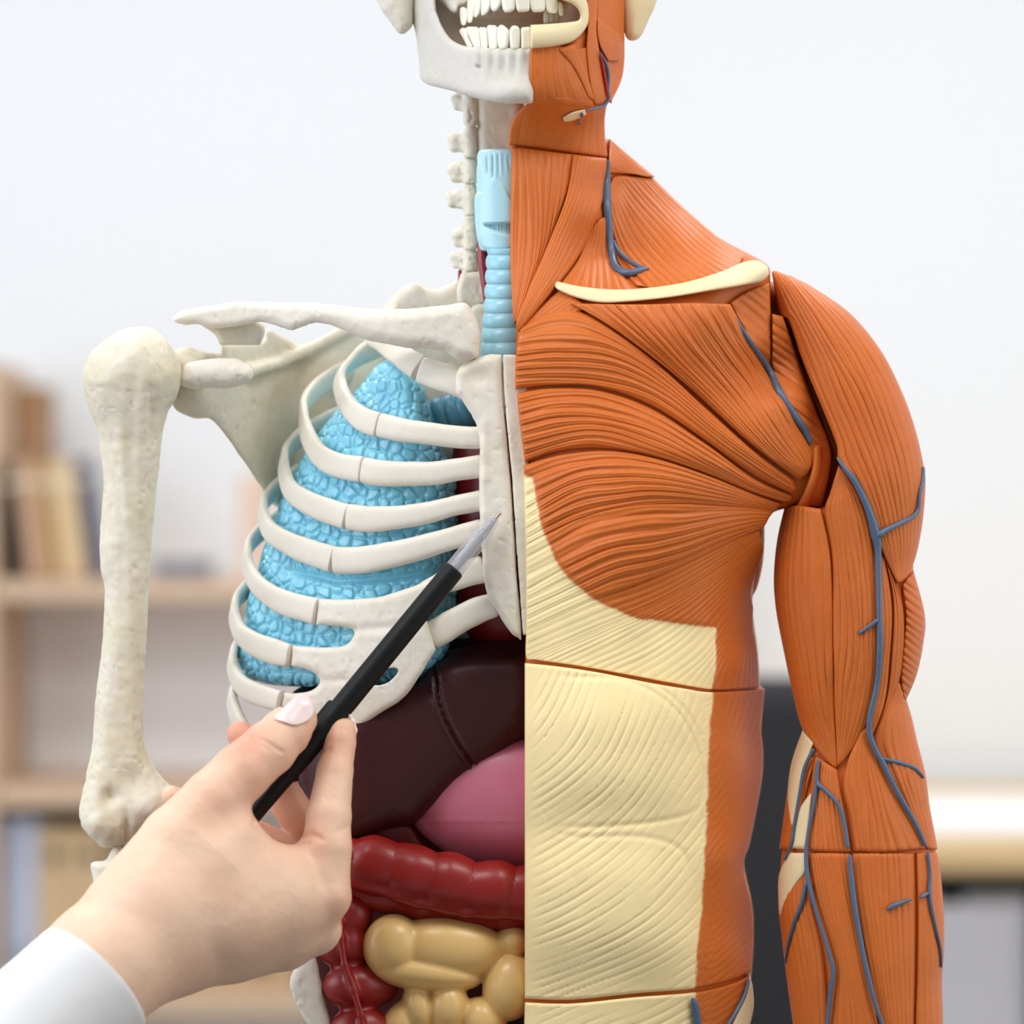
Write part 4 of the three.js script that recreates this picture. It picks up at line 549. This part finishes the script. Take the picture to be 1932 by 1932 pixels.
bone('lower_arm_bone', slab(area([[171, 1634], [178, 1626], [200, 1622], [212, 1602], [224, 1596], [246, 1640], [240, 1760], [190, 1740], [178, 1672]]), -130, 24, 20), [160, 1588, -165, 256, 1770, -95], 3, 0.15);
// rib cage
const ribX = table([[640, 700], [700, 655], [745, 640], [800, 573], [890, 535], [980, 497], [1070, 468], [1165, 442], [1265, 437], [1340, 436], [1500, 445]]);
const zR = (x, y) => { const t = clamp((905 - x) / (905 - ribX(y)), -0.3, 1.2); return -14 - 226 * Math.max(0, t) ** 2.3; };
const ribOut = (x, y, z) => { const a = x - 800, b = z + 330; return [a * 0.9, -0.06 * Math.hypot(a, b), b * 1.1]; };
const ribCage = new THREE.Group(); ribCage.name = 'rib_cage'; model.add(ribCage); ribCage.position.copy(model.position).negate();
const rib = (pts, ht = 9) => part('rib', sweep(pts, { out: ribOut, step: 6, n: 22, p: 3, wob: 0.07, chamfer: [1, 0.06], color: boneColor(0.04) }), boneMat, ribCage);
const cart = (pts) => part('rib_cartilage', sweep(pts, { out: (x, y, z) => [-(905 - x) * 0.5 / 300, 0, 1], step: 5, n: 22, p: 3, wob: 0.06, chamfer: [0.06, 0.5], color: boneColor(0.08) }), boneMat, ribCage);
// front strokes: [x, y, half width]; the path behind is added
function ribPair(front, gristle, back) {
  const f = front.map(([x, y, w], i) => [x, y, i < 2 ? zR(x, y) - (2 - i) * 12 : zR(x, y), Math.max(w, 19) * 1.07, lerp(8, 12, i / front.length)]), [x, y, z] = f[0];
  const b = back ?? [[x + 210, y - 112, z - 160, 22, 8], [x + 110, y - 84, z - 145, 22, 8], [x + 44, y - 54, z - 100, 21, 8], [x + 10, y - 24, z - 48, 20, 8]];
  rib([...b, ...f]); if (gristle) cart(gristle.map(([x, y, w], i) => [x, y, zR(x, y), w * 1.07, lerp(13, 18, i / gristle.length)]));
}
ribPair([[700, 628, 12], [722, 645, 15], [752, 668, 20], [793, 695, 24]], [[796, 697, 24], [830, 710, 25], [862, 720, 26], [900, 735, 26]], [[840, 560, -330, 12, 8], [760, 580, -300, 12, 8], [712, 606, -200, 11, 8]]);
ribPair([[642, 708, 13], [644, 740, 16], [661, 771, 19], [688, 793, 22], [716, 802, 22]], [[718, 802, 22], [760, 812, 21], [800, 817, 20], [840, 822, 20], [872, 825, 20], [912, 827, 20]], [[900, 640, -420, 20, 8], [800, 636, -412, 22, 8], [735, 646, -385, 22, 8], [697, 661, -350, 22, 8], [666, 682, -312, 21, 8]]);
ribPair([[572, 775, 10], [576, 810, 15], [590, 842, 19], [612, 866, 21], [645, 880, 22], [685, 886, 23]], [[687, 887, 23], [723, 893, 23], [770, 894, 22], [817, 893, 21], [862, 886, 20], [914, 879, 21]]);
ribPair([[535, 870, 9], [538, 900, 14], [550, 926, 19], [577, 946, 21], [612, 962, 22], [656, 976, 23]], [[658, 976, 23], [700, 979, 23], [750, 976, 21], [800, 969, 20], [850, 956, 18], [914, 944, 19]]);
ribPair([[496, 962, 10], [500, 985, 14], [512, 1005, 18], [540, 1022, 20], [575, 1038, 22], [630, 1056, 24]], [[632, 1057, 24], [690, 1056, 24], [740, 1046, 23], [790, 1034, 22], [840, 1020, 20], [880, 1008, 20], [916, 998, 20]]);
ribPair([[466, 1045, 9], [470, 1075, 15], [486, 1103, 19], [515, 1126, 21], [550, 1141, 23], [599, 1154, 24]]);
ribPair([[442, 1150, 8], [444, 1172, 12], [456, 1198, 18], [482, 1216, 22], [515, 1229, 23], [549, 1237, 20]]);
ribPair([[438, 1245, 8], [442, 1270, 12], [458, 1295, 17], [485, 1309, 20], [531, 1323, 18]]);
ribPair([[437, 1318, 8], [441, 1337, 10], [450, 1362, 13], [466, 1388, 15], [500, 1420, 17]]);
cart([[798, 1110, -38, 12, 13], [826, 1102, -31, 19, 14], [852, 1092, -26, 24, 14], [880, 1082, -20, 25, 14], [918, 1072, -14, 27, 14]]);
cart([[813, 1199, -44, 27, 14], [838, 1186, -36, 27, 14], [870, 1167, -27, 26, 14], [905, 1150, -18, 25, 14], [940, 1140, -10, 22, 12]]);
bone('costal_arch', (x, y, z) => Math.max(slab(archArea, (x, y) => zR(x, y) - 2 - 30 * ss(1250, 1500, y), 15, 12)(x, y, z), -slab(archHole, -60, 120, 4)(x, y, z)), [500, 1070, -230, 860, 1530, 20], 3.4, 0.1, (x, y, z, gx, gy, gz) => rough(1)(x, y, z) - 3 * gz * (groove(y - 1186 + (x - 700) * 0.06, 9) * ss(640, 700, x) * (1 - ss(740, 800, x)) + groove(y - 1284, 8) * ss(590, 620, x) * (1 - ss(650, 690, x))), ribCage);
// breastbone in two halves with the saw line between them
const sternZ = (x, y) => -6 + 10 * ss(700, 1000, y) * (1 - ss(1060, 1200, y));
const sternPush = (x, y, z, gx, gy, gz) => rough(1.2, 18)(x, y, z) + gz * (5 * groove(x - 912, 9) * (0.4 + 0.6 * Math.abs(Math.sin((y - 820) / 58 * Math.PI))) * ss(780, 830, y) * (1 - ss(1090, 1130, y)) - 5 * Math.exp(-(((x - 905) / 22) ** 2 + ((y - 712) / 16) ** 2)));
bone('breastbone', slab(area([[900, 676], [925, 668], [947, 669, 1], [950, 760], [963, 900], [973, 1050], [984, 1196], [978, 1202], [966, 1196], [952, 1178], [939, 1157], [928, 1140], [919, 1120], [913, 1090], [910, 1040], [906, 1000], [905, 950], [904, 900], [905, 850], [902, 815], [896, 795], [882, 772], [868, 750], [860, 738], [862, 700], [880, 684]], 2.5), sternZ, 17, 15), [850, 660, -40, 995, 1210, 50], 3, 0.12, sternPush, ribCage);
bone('breastbone', slab(area([[949, 669, 1], [995, 669, 1], [998, 900], [1004, 1196, 1], [987, 1198, 1], [976, 1050], [966, 900], [953, 760]], 2), (x, y) => sternZ(x, y) - 1, 18, 5), [940, 660, -40, 1015, 1206, 40], 2.6, 0.25, rough(1), ribCage);
bone('hip_bone', slab(area([[582, 1796], [560, 1822], [550, 1842], [548, 1864], [560, 1896], [580, 1934], [600, 2000], [650, 2000], [626, 1932], [614, 1890], [606, 1850], [598, 1810]]), -110, 34, 18), [535, 1785, -155, 660, 2010, -65], 3.4, 0.2, rough(2));

// ---------------------------------------------------------------- organs
const gloss = (c, r = 0.35, more = {}) => mat(c, r, { clearcoat: 0.35, clearcoatRoughness: 0.3, ...more });
function cells(x, y, z, s) {                // distances to the two nearest scattered points
  x /= s; y /= s; z /= s; const i = Math.floor(x), j = Math.floor(y), k = Math.floor(z); let a = 9, b = 9;
  for (let e = -1; e < 2; e++) for (let f = -1; f < 2; f++) for (let g = -1; g < 2; g++) { const I = i + e, J = j + f, K = k + g, d = Math.hypot(I + 0.15 + 0.7 * hash(I, J, K) - x, J + 0.15 + 0.7 * hash(K + 31, I, J) - y, K + 0.15 + 0.7 * hash(J, K + 77, I) - z); if (d < a) { b = a; a = d; } else if (d < b) b = d; }
  return [a, b];
}
const lungArea = area([[740, 679], [756, 690], [790, 725], [806, 765], [812, 800], [830, 845], [848, 885], [858, 915], [862, 990], [858, 1040], [858, 1130], [852, 1180], [842, 1223], [824, 1254], [796, 1276], [746, 1287], [640, 1292], [529, 1290], [476, 1278], [454, 1256], [455, 1225], [463, 1180], [470, 1136], [487, 1083], [501, 1034], [523, 977], [540, 930], [565, 880], [602, 822], [640, 775], [678, 736], [701, 708], [715, 692]], 3, 40);
const fissure = (x, y) => y - (1083 - 0.00055 * (x - 640) ** 2 + 12 * ss(560, 640, x));
part('lung', solid((x, y, z) => smax(slab(lungArea, -260, 200, 72)(x, y, z), (z - zR(x, y) + 34) * 0.7, 30), [440, 665, -480, 875, 1305, -30], 2.3, { slope: 2.2, color: (x, y, z) => { const k = 1 + 0.06 * noise(x / 25, y / 25, z / 25), c = srgb('#8adaf2'); return [c[0] * k, c[1] * k, c[2]]; }, push: (x, y, z) => { const [a, b] = cells(x + 5 * noise(x / 30, y / 30, z / 30), y, z, 23), d = fissure(x, y), m = 1 - 0.9 * groove(d - 2, 11) * ss(500, 560, x); return m * (5 * ss(0, 0.3, b - a) ** 0.7 + 2.2 * (0.5 - a * a) - 2) - 9 * groove(d, 7) * ss(520, 580, x); } }), gloss(0xffffff, 0.28, { vertexColors: true, clearcoat: 0.6 }), model);
part('heart', solid((x, y, z) => smin(egg([958, 1010, -170], [112, 236, 105], 0.05)(x, y, z), egg([900, 870, -175], [48, 60, 60])(x, y, z), 16) + 1.5 * fbm(x / 60, y / 60, z / 60), [800, 760, -290, 1080, 1260, -50], 6), mat(0x7a0c12, 0.35), model);
part('bronchus', (() => { const L = resample(curve([[790, 812, -190], [830, 790, -180], [880, 772, -165], [930, 745, -150]], false, 4, 3), 90), R = L.map((p, i) => { const a = L[Math.max(0, i - 1)], b = L[Math.min(90, i + 1)], t = new THREE.Vector3(b[0] - a[0], b[1] - a[1], b[2] - a[2]).normalize(), o = new THREE.Vector3(0, 0, 1).addScaledVector(t, -t.z).normalize(), w = new THREE.Vector3().crossVectors(t, o), r = 36 + 5 * Math.sqrt(Math.abs(Math.sin(i / 90 * 7 * Math.PI))); return Array.from({ length: 28 }, (_, k) => { const f = k / 28 * 2 * Math.PI, c = Math.cos(f) * r, s = Math.sin(f) * r; return [p[0] + w.x * c + o.x * s, p[1] + w.y * c + o.y * s, p[2] + w.z * c + o.z * s]; }); }); return rings(R); })(), gloss(0x4f8ea6, 0.35), model);
// larynx and windpipe
const blue = gloss(0xb2dce6, 0.32);
const shield = area([[899, 366], [912, 363], [925, 343], [934, 337], [948, 350], [970, 382], [1000, 380], [1000, 422, 1], [916, 423, 1], [940, 438], [985, 446], [1000, 446], [985, 464], [930, 470], [908, 460], [901, 440], [898, 400]], 2, 40), slot = area([[916, 424], [985, 422], [985, 446], [940, 438]], 2, 30);
part('larynx', solid((x, y, z) => { const w = 50 - 6 * ss(440, 474, y) - 4 * ss(300, 282, y), d = Math.hypot((x - 949) / w, (z + 138) / 54); return smax((d - 1) * 46, Math.max(281 - y, y - 474), 10); }, [885, 270, -205, 1010, 484, -72], 2.4, { push: (x, y, z, gx, gy, gz) => { let p = 5 * (1 - ss(-3, 2, shield(x, y))); p -= 6 * (1 - ss(-2, 1, slot(x, y))); p += (1 - ss(-2, 0, slot(x, y))) * 1.4 * Math.sin(x * 1.1); p += 1.5 * Math.sin(x * 0.62 + 1.2 * noise(y / 20, x / 30)) * ss(286, 296, y) * (1 - ss(326, 344, y + Math.abs(x - 934) * 0.6)); return p; } }), blue, model);
{
  const R = [], cx = table([[468, 956], [560, 954], [670, 952]]), hw = table([[466, 35], [480, 36], [560, 38], [610, 41], [670, 44]]);
  for (let y = 466; y <= 690; y += 1.6) { const k = 5 * Math.sqrt(Math.abs(Math.sin((y - 478) / 27.5 * Math.PI))), r = hw(y) + k - 2; R.push(Array.from({ length: 44 }, (_, i) => { const f = i / 44 * 2 * Math.PI; return [cx(y) + r * Math.cos(f), y + 4 * Math.sin(f) - 2 * Math.cos(f), -100 + r * Math.sin(f) + (y - 466) * 0.12]; })); }
  part('windpipe', rings(R), gloss(0x93c8d8, 0.3), model);
}
part('throat_muscle', sweep([[911, 455, -150, 9, 10], [912, 490, -150, 11, 12], [917, 540, -150, 9, 12], [922, 580, -150, 8, 10]], { step: 5 }), gloss(0x8a1426, 0.35), model);
part('throat_muscle', sweep([[868, 508, -250, 4, 5], [868, 540, -250, 4, 5]], { step: 5 }), gloss(0x9a2030, 0.35), model);
// liver, stomach
const area_back = area([[600, 1210], [1010, 1210], [1010, 2070], [640, 2070], [580, 1700]], 6, 40);
const liverArea = area([[560, 1400], [610, 1345], [700, 1312], [780, 1290], [826, 1250], [900, 1212], [1000, 1204], [1030, 1300], [1010, 1378], [975, 1402], [930, 1433], [896, 1453], [855, 1485], [805, 1532], [778, 1556], [740, 1562], [700, 1575], [640, 1594], [590, 1570], [560, 1480]], 4, 50);
const falx = curve([[818, 1240], [821, 1280], [826, 1320], [840, 1360], [862, 1402], [882, 1430], [899, 1452]], false, 6);
const falxD = (x, y) => { let d = 1e9; for (const p of falx) d = Math.min(d, (p[0] - x) ** 2 + (p[1] - y) ** 2); return Math.sqrt(d); };
part('liver', solid((x, y, z) => smax(slab(liverArea, -170, 120, 62)(x, y, z), (z - (-52 + 22 * Math.exp(-(((x - 900) / 170) ** 2 + ((y - 1390) / 120) ** 2)) - 60 * ss(700, 560, x) - 60 * (1 - ss(1205, 1270, y)))) * 0.8, 20), [540, 1195, -300, 1035, 1605, -15], 4.2, { slope: 2, push: (x, y, z) => { if (x < 800 || z < -110) return 0.4 * noise(x / 5, y / 5); const d = falxD(x, y); return d > 26 ? 0.5 * noise(x / 5, y / 5, z / 5) : 4 * Math.exp(-((d - 7) ** 2) / 14) - 6 * groove(d, 3.4); } }), mat(0x3c1518, 0.42, { specularIntensity: 0.7 }), model);
part('stomach', solid(egg([985, 1505, -165], [220, 135, 108]), [750, 1360, -285, 1060, 1650, -45], 5, { push: (x, y) => 1.4 * Math.exp(-((y - 1549) ** 2) / 5) }), gloss(0xdb7c95, 0.34), model);
part('mesentery', solid(slab(area([[670, 1560], [720, 1555], [770, 1550], [800, 1590], [840, 1630], [740, 1640], [680, 1620]]), -175, 20, 14), [660, 1540, -205, 850, 1650, -145], 4), gloss(0x8c1210, 0.35), model);
// bowels
const colonMat = mat(0x8f1c17, 0.34);
{
  const P = [[600, 1650, -95, 34], [661, 1628, -86, 39], [700, 1630, -76, 45], [745, 1642, -68, 47], [790, 1655, -60, 49], [845, 1666, -54, 50], [890, 1677, -52, 46], [940, 1681, -52, 48], [990, 1686, -55, 44], [1040, 1690, -60, 42]];
  const main = chain(P, 20), low = chain([[640, 1690, -110, 26], [720, 1694, -96, 26], [800, 1710, -84, 26], [880, 1722, -78, 28], [960, 1730, -78, 26], [1040, 1728, -84, 24]], 12), tae = chain([[660, 1668, -50, 7], [705, 1677, -42, 8], [749, 1690, -34, 8], [790, 1704, -30, 8], [845, 1714, -26, 8], [880, 1722, -26, 8], [930, 1722, -28, 8], [990, 1726, -30, 8]], 6);
  part('large_intestine', solid((x, y, z) => smin(smin(main(x, y, z) + 1 - 6.5 * Math.abs(Math.sin((x - 740 + 0.2 * (y - 1640)) / 78 * Math.PI)) ** 0.7, low(x, y, z), 8), tae(x, y, z), 10), [560, 1570, -150, 1050, 1765, 10], 4, { slope: 2.4 }), colonMat, model);
  const s = [egg([655, 1728, -100], [48, 46, 44]), egg([648, 1786, -100], [50, 44, 46]), egg([668, 1862, -92], [60, 44, 50]), egg([690, 1862, -110], [62, 40, 46]), egg([680, 1950, -92], [62, 52, 52])], t = chain([[642, 1740, -52, 6], [643, 1770, -50, 6], [650, 1821, -44, 6], [667, 1868, -38, 6], [681, 1915, -38, 6], [690, 1990, -40, 6]], 6);
  part('large_intestine', solid((x, y, z) => { let d = 1e3; for (const f of s) d = smin(d, f(x, y, z), 14); return smin(d, t(x, y, z), 12); }, [575, 1670, -165, 770, 2010, -20], 4, { slope: 2.4 }), colonMat, model);
}
{
  const s = [egg([742, 1786, -78], [58, 62, 62], 0.1), egg([845, 1790, -84], [112, 62, 66], 0.05), egg([805, 1838, -82], [105, 34, 60], 0.1), egg([968, 1776, -92], [34, 34, 50]), egg([962, 1862, -84], [52, 66, 60], 0.2), egg([790, 1902, -92], [32, 50, 50], -0.2), egg([846, 1902, -88], [40, 52, 54], 0.1), egg([912, 1930, -90], [42, 52, 54], -0.5), egg([752, 1940, -100], [36, 60, 50], 0.5), egg([880, 1980, -92], [70, 44, 50]), egg([800, 1990, -98], [60, 50, 50])];
  part('small_intestine', solid((x, y, z) => { let d = 1e3; for (const f of s) d = smin(d, f(x, y, z), 7); return d; }, [670, 1705, -170, 1040, 2040, -5], 3.6, { slope: 2.4 }), gloss(0xecc47c, 0.32), model);
}
// back of the opened body, hidden frame and foot of the model
part('body_back', solid((x, y, z) => slab(area_back, -330, 30, 20)(x, y, z), [560, 1200, -370, 1020, 2080, -290], 9), mat(0x4a1414, 0.5), model);
part('diaphragm', solid(slab(area([[560, 1300], [700, 1262], [860, 1225], [1000, 1200], [1000, 1290], [600, 1330]]), -240, 50, 30), [545, 1190, -300, 1010, 1340, -180], 7), mat(0x24181c, 0.4), model);
part('base_plate', box(0.3, 0.02, 0.16, 0.006).translate(0.02, 0.79, -0.05), mat(0x222226, 0.5), model);
part('base_post', new THREE.CylinderGeometry(0.03, 0.035, 0.16, 24).translate(0.02, 0.87, -0.06), mat(0x222226, 0.5), model);
{ // the table that carries the model, below the picture
  const t = base('table', [0, 0, -0.05], 'small dark wooden table under the anatomical model, below the picture', 'table');
  part('tabletop', box(0.7, 0.03, 0.45, 0.006), mat(0x4a3a30, 0.6), t, [0, 0.764, 0]); for (const [x, z] of [[-1, -1], [1, -1], [-1, 1], [1, 1]]) part('leg', box(0.035, 0.75, 0.035), white, t, [x * 0.31, 0.375, z * 0.19]);
}

// ---------------------------------------------------------------- pen
{
  const a = new THREE.Vector3(945, 966, 44), b = new THREE.Vector3(455, 1567, 150), L = a.distanceTo(b), ax = b.clone().sub(a).normalize(), sx = new THREE.Vector3(ax.y, -ax.x, 0).normalize(), sz = new THREE.Vector3().crossVectors(ax, sx);
  const P = (t) => a.clone().addScaledVector(ax, t), lathe = (rows, n = 32) => rings(rows.map(([t, r]) => { const c = P(t); return Array.from({ length: n }, (_, k) => { const f = k / n * 2 * Math.PI, q = c.clone().addScaledVector(sx, Math.cos(f) * r).addScaledVector(sz, Math.sin(f) * r); return [q.x, q.y, q.z]; }); }));
  const w = W(P(L * 0.5).x, P(L * 0.5).y, P(L * 0.5).z), pen = base('pen', w, 'black ballpoint pen with clear tip section held in the hand', 'pen'), black = mat(0x060606, 0.5, { specularIntensity: 0.6 }), metal = mat(0xb8a890, 0.25, { metalness: 1 });
  part('point', lathe([[0, 1.2], [1, 2.6], [3, 3.2], [16, 3.6], [18, 5]], 20), metal, pen);
  part('tip_section', lathe([[16, 5], [18, 9], [22, 10.5], [40, 14], [56, 17], [62, 19], [66, 19.5], [70, 18.5], [100, 18.2], [142, 18.4], [146, 16], [138, 13], [100, 12], [60, 11], [26, 6.5], [18, 5]]), mat(0xf6f5f7, 0.12, { transmission: 0.82, thickness: 0, ior: 1.4 }), pen);
  part('refill', lathe([[20, 4.6], [26, 6], [56, 9.5], [60, 9.5], [61, 8], [146, 8.4], [148, 2]], 20), mat(0x85868f, 0.35), pen);
  part('barrel', lathe([[140, 6], [140, 18], [142, 20], [146, 20.6], [300, 21.4], [460, 22], [600, 21], [660, 18], [L - 12, 15], [L - 4, 12], [L, 6]]), black, pen);
  part('clip', solid((x, y, z) => { const p = new THREE.Vector3(x, y, z).sub(a), t = p.dot(ax), s = p.dot(sx), h = p.dot(sz); const q = [Math.abs(t - 540) - 60, Math.abs(s + 19) - 9, Math.abs(h - 12) - 9]; return Math.min(Math.max(...q.map((e) => e + 7)), 0) + Math.hypot(...q.map((e) => Math.max(e + 7, 0))) - 7; }, [500, 1290, 90, 680, 1480, 260], 2.6), black, pen);
  part('clip', solid((x, y, z) => { const p = new THREE.Vector3(x, y, z).sub(a), t = p.dot(ax), s = p.dot(sx), h = p.dot(sz); return Math.hypot(t - 640, s - 16, h) - 8; }, [500, 1400, 90, 640, 1540, 260], 2.6), black, pen);
}
// ---------------------------------------------------------------- the hand that holds it
{
  const person = base('person', W(100, 1900, 300), 'hand and wrist in a white sleeve cuff, holding a black pen', 'person');
  const thumb = chain([[250, 1720, 290, 92], [334, 1592, 268, 72], [402, 1512, 250, 59], [455, 1458, 228, 55], [508, 1412, 202, 51], [540, 1380, 182, 46], [560, 1358, 168, 38]], 8);
  const index = chain([[430, 1740, 250, 74], [607, 1692, 176, 52], [616, 1600, 176, 47], [620, 1540, 166, 42], [632, 1455, 142, 34], [642, 1400, 122, 29], [645, 1380, 116, 27]], 6);
  const palm = chain([[60, 1950, 355, 122], [150, 1868, 330, 110], [205, 1812, 312, 106], [300, 1740, 275, 104], [420, 1710, 235, 96], [520, 1700, 205, 78]], 40);
  const ulnar = chain([[205, 1818, 300, 100], [330, 1790, 225, 80], [430, 1780, 170, 68], [530, 1778, 130, 56]], 40), mid = chain([[420, 1740, 215, 80], [596, 1755, 140, 46]], 30);
  const web = chain([[300, 1690, 288, 84], [400, 1620, 258, 76], [434, 1582, 246, 54], [470, 1640, 225, 62], [530, 1656, 200, 60]], 30);
  const middle = chain([[596, 1755, 138, 44], [606, 1660, 40, 40], [578, 1570, 50, 38], [520, 1474, 66, 33], [462, 1396, 84, 27], [452, 1384, 86, 24]], 10);
  const ring = chain([[545, 1775, 120, 46], [590, 1690, 20, 38], [540, 1610, 60, 36], [440, 1560, 90, 32], [324, 1502, 110, 20]], 10), little = chain([[470, 1790, 125, 46], [520, 1740, 10, 34], [440, 1680, 20, 32], [340, 1620, 50, 27], [280, 1590, 70, 22]], 10);
  const hand = (x, y, z) => {
    let d = smin(palm(x, y, z), ulnar(x, y, z), 60); d = smin(d, mid(x, y, z), 40); d = smin(d, index(x, y, z), 26); d = smin(d, web(x, y, z), 46); d = smin(d, thumb(x, y, z), 26);
    return smin(smin(smin(d, middle(x, y, z), 6), ring(x, y, z), 6), little(x, y, z), 6);
  };
  const near = (x, y, a, b, r) => Math.exp(-(((x - a) ** 2 + (y - b) ** 2) / (r * r))), line = (x, y, pts, w) => { let d = 1e9; for (let i = 1; i < pts.length; i++) { const [ax, ay] = pts[i - 1], bx = pts[i][0] - ax, by = pts[i][1] - ay, t = clamp(((x - ax) * bx + (y - ay) * by) / (bx * bx + by * by)); d = Math.min(d, Math.hypot(x - ax - bx * t, y - ay - by * t)); } return Math.exp(-d * d / (w * w)); };
  const skin = srgb('#efcbae'), pink = srgb('#e0a084');
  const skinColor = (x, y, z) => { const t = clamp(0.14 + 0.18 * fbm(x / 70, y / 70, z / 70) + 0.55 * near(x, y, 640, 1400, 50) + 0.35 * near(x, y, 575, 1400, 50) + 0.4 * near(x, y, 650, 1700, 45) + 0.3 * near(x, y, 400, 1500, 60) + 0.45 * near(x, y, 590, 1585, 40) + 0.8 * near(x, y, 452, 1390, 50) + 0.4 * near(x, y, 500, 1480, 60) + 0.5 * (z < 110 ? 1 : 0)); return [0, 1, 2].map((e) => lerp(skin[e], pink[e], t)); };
  const creases = [[[[476, 1388], [500, 1398], [520, 1412], [532, 1418]], 4, 3], [[[484, 1400], [510, 1416]], 4, 1.5], [[[570, 1578], [590, 1574], [606, 1582]], 5, 5], [[[562, 1592], [580, 1590]], 4, 3], [[[604, 1420], [622, 1414]], 5, 2], [[[482, 1540], [478, 1556], [488, 1566]], 5, 3], [[[655, 1560], [640, 1568]], 6, 2]];
  const body = part('hand', solid(hand, [-90, 1330, -60, 690, 2060, 480], 4.4, { slope: 1.5, color: skinColor, push: (x, y, z, gx, gy, gz) => { let p = 0.8 * fbm(x / 24, y / 24, z / 24) + 0.3 * noise(x / 5, y / 5, z / 5); if (gz > 0) for (const [c, w, d] of creases) p -= d * line(x, y, c, w); if (gz > 0) p += 5 * near(x, y, 645, 1690, 26) + 4 * near(x, y, 625, 1755, 24); return p; } }), mat(0xffffff, 0.45, { vertexColors: true, sheen: 0.15, sheenColor: new THREE.Color(1, 0.75, 0.65), sheenRoughness: 0.5 }), person);
  const nailMat = mat(0xf0d8d4, 0.25, { clearcoat: 0.6, clearcoatRoughness: 0.2 });
  const cap = egg([548, 1362, 174], [62, 44, 40], -0.82), nailA = area([[517, 1354], [532, 1338], [550, 1321], [568, 1309], [580, 1311], [589, 1322], [593, 1338], [590, 1351], [578, 1361], [558, 1368], [540, 1364]], 1.5, 20);
  part('nail', solid((x, y, z) => smax(Math.max(nailA(x, y), 172 - z), Math.abs(smin(cap(x, y, z), thumb(x, y, z), 14) - 2.5) - 2.4, 2), [510, 1300, 166, 600, 1374, 256], 1.6), nailMat, body);
  part('nail', solid(chain([[659, 1350, 116, 3.5], [666, 1362, 117, 5], [669, 1378, 118, 5], [667, 1392, 120, 4], [664, 1404, 122, 2]], 4), [650, 1340, 101, 680, 1412, 136], 1.6), nailMat, body);
  // sleeve
  const R = [], C0 = new THREE.Vector3(182, 1846, 318), C1 = new THREE.Vector3(-330, 2330, 520), ax = C1.clone().sub(C0).normalize(), u = new THREE.Vector3(ax.y, -ax.x, 0).normalize(), v = new THREE.Vector3().crossVectors(ax, u), Ls = C0.distanceTo(C1);
  const ringAt = (t, r, wob = 1) => { const c = C0.clone().addScaledVector(ax, t), q = []; for (let k = 0; k < 64; k++) { const f = k / 64 * 2 * Math.PI, rr = r * (1 + wob * 0.03 * fbm(Math.cos(f) * 1.6, Math.sin(f) * 1.6, t / 90)), p = c.clone().addScaledVector(u, Math.cos(f) * rr).addScaledVector(v, Math.sin(f) * rr); q.push([p.x - 26 * Math.sin(f) * 0, p.y, p.z]); } return q; };
  for (const [t, r] of [[60, 112], [20, 115], [2, 119], [-2, 124], [0, 129], [6, 132], [16, 133], [30, 133]]) R.push(ringAt(t, r, 0.5)); for (let t = 40; t <= Ls; t += 14) R.push(ringAt(t, 133 + t * 0.02));
  part('sleeve', rings(R, false), mat(0xdcdbda, 0.85, { sheen: 0.3, sheenRoughness: 0.6 }), person);
}
renderer.render(scene, camera);
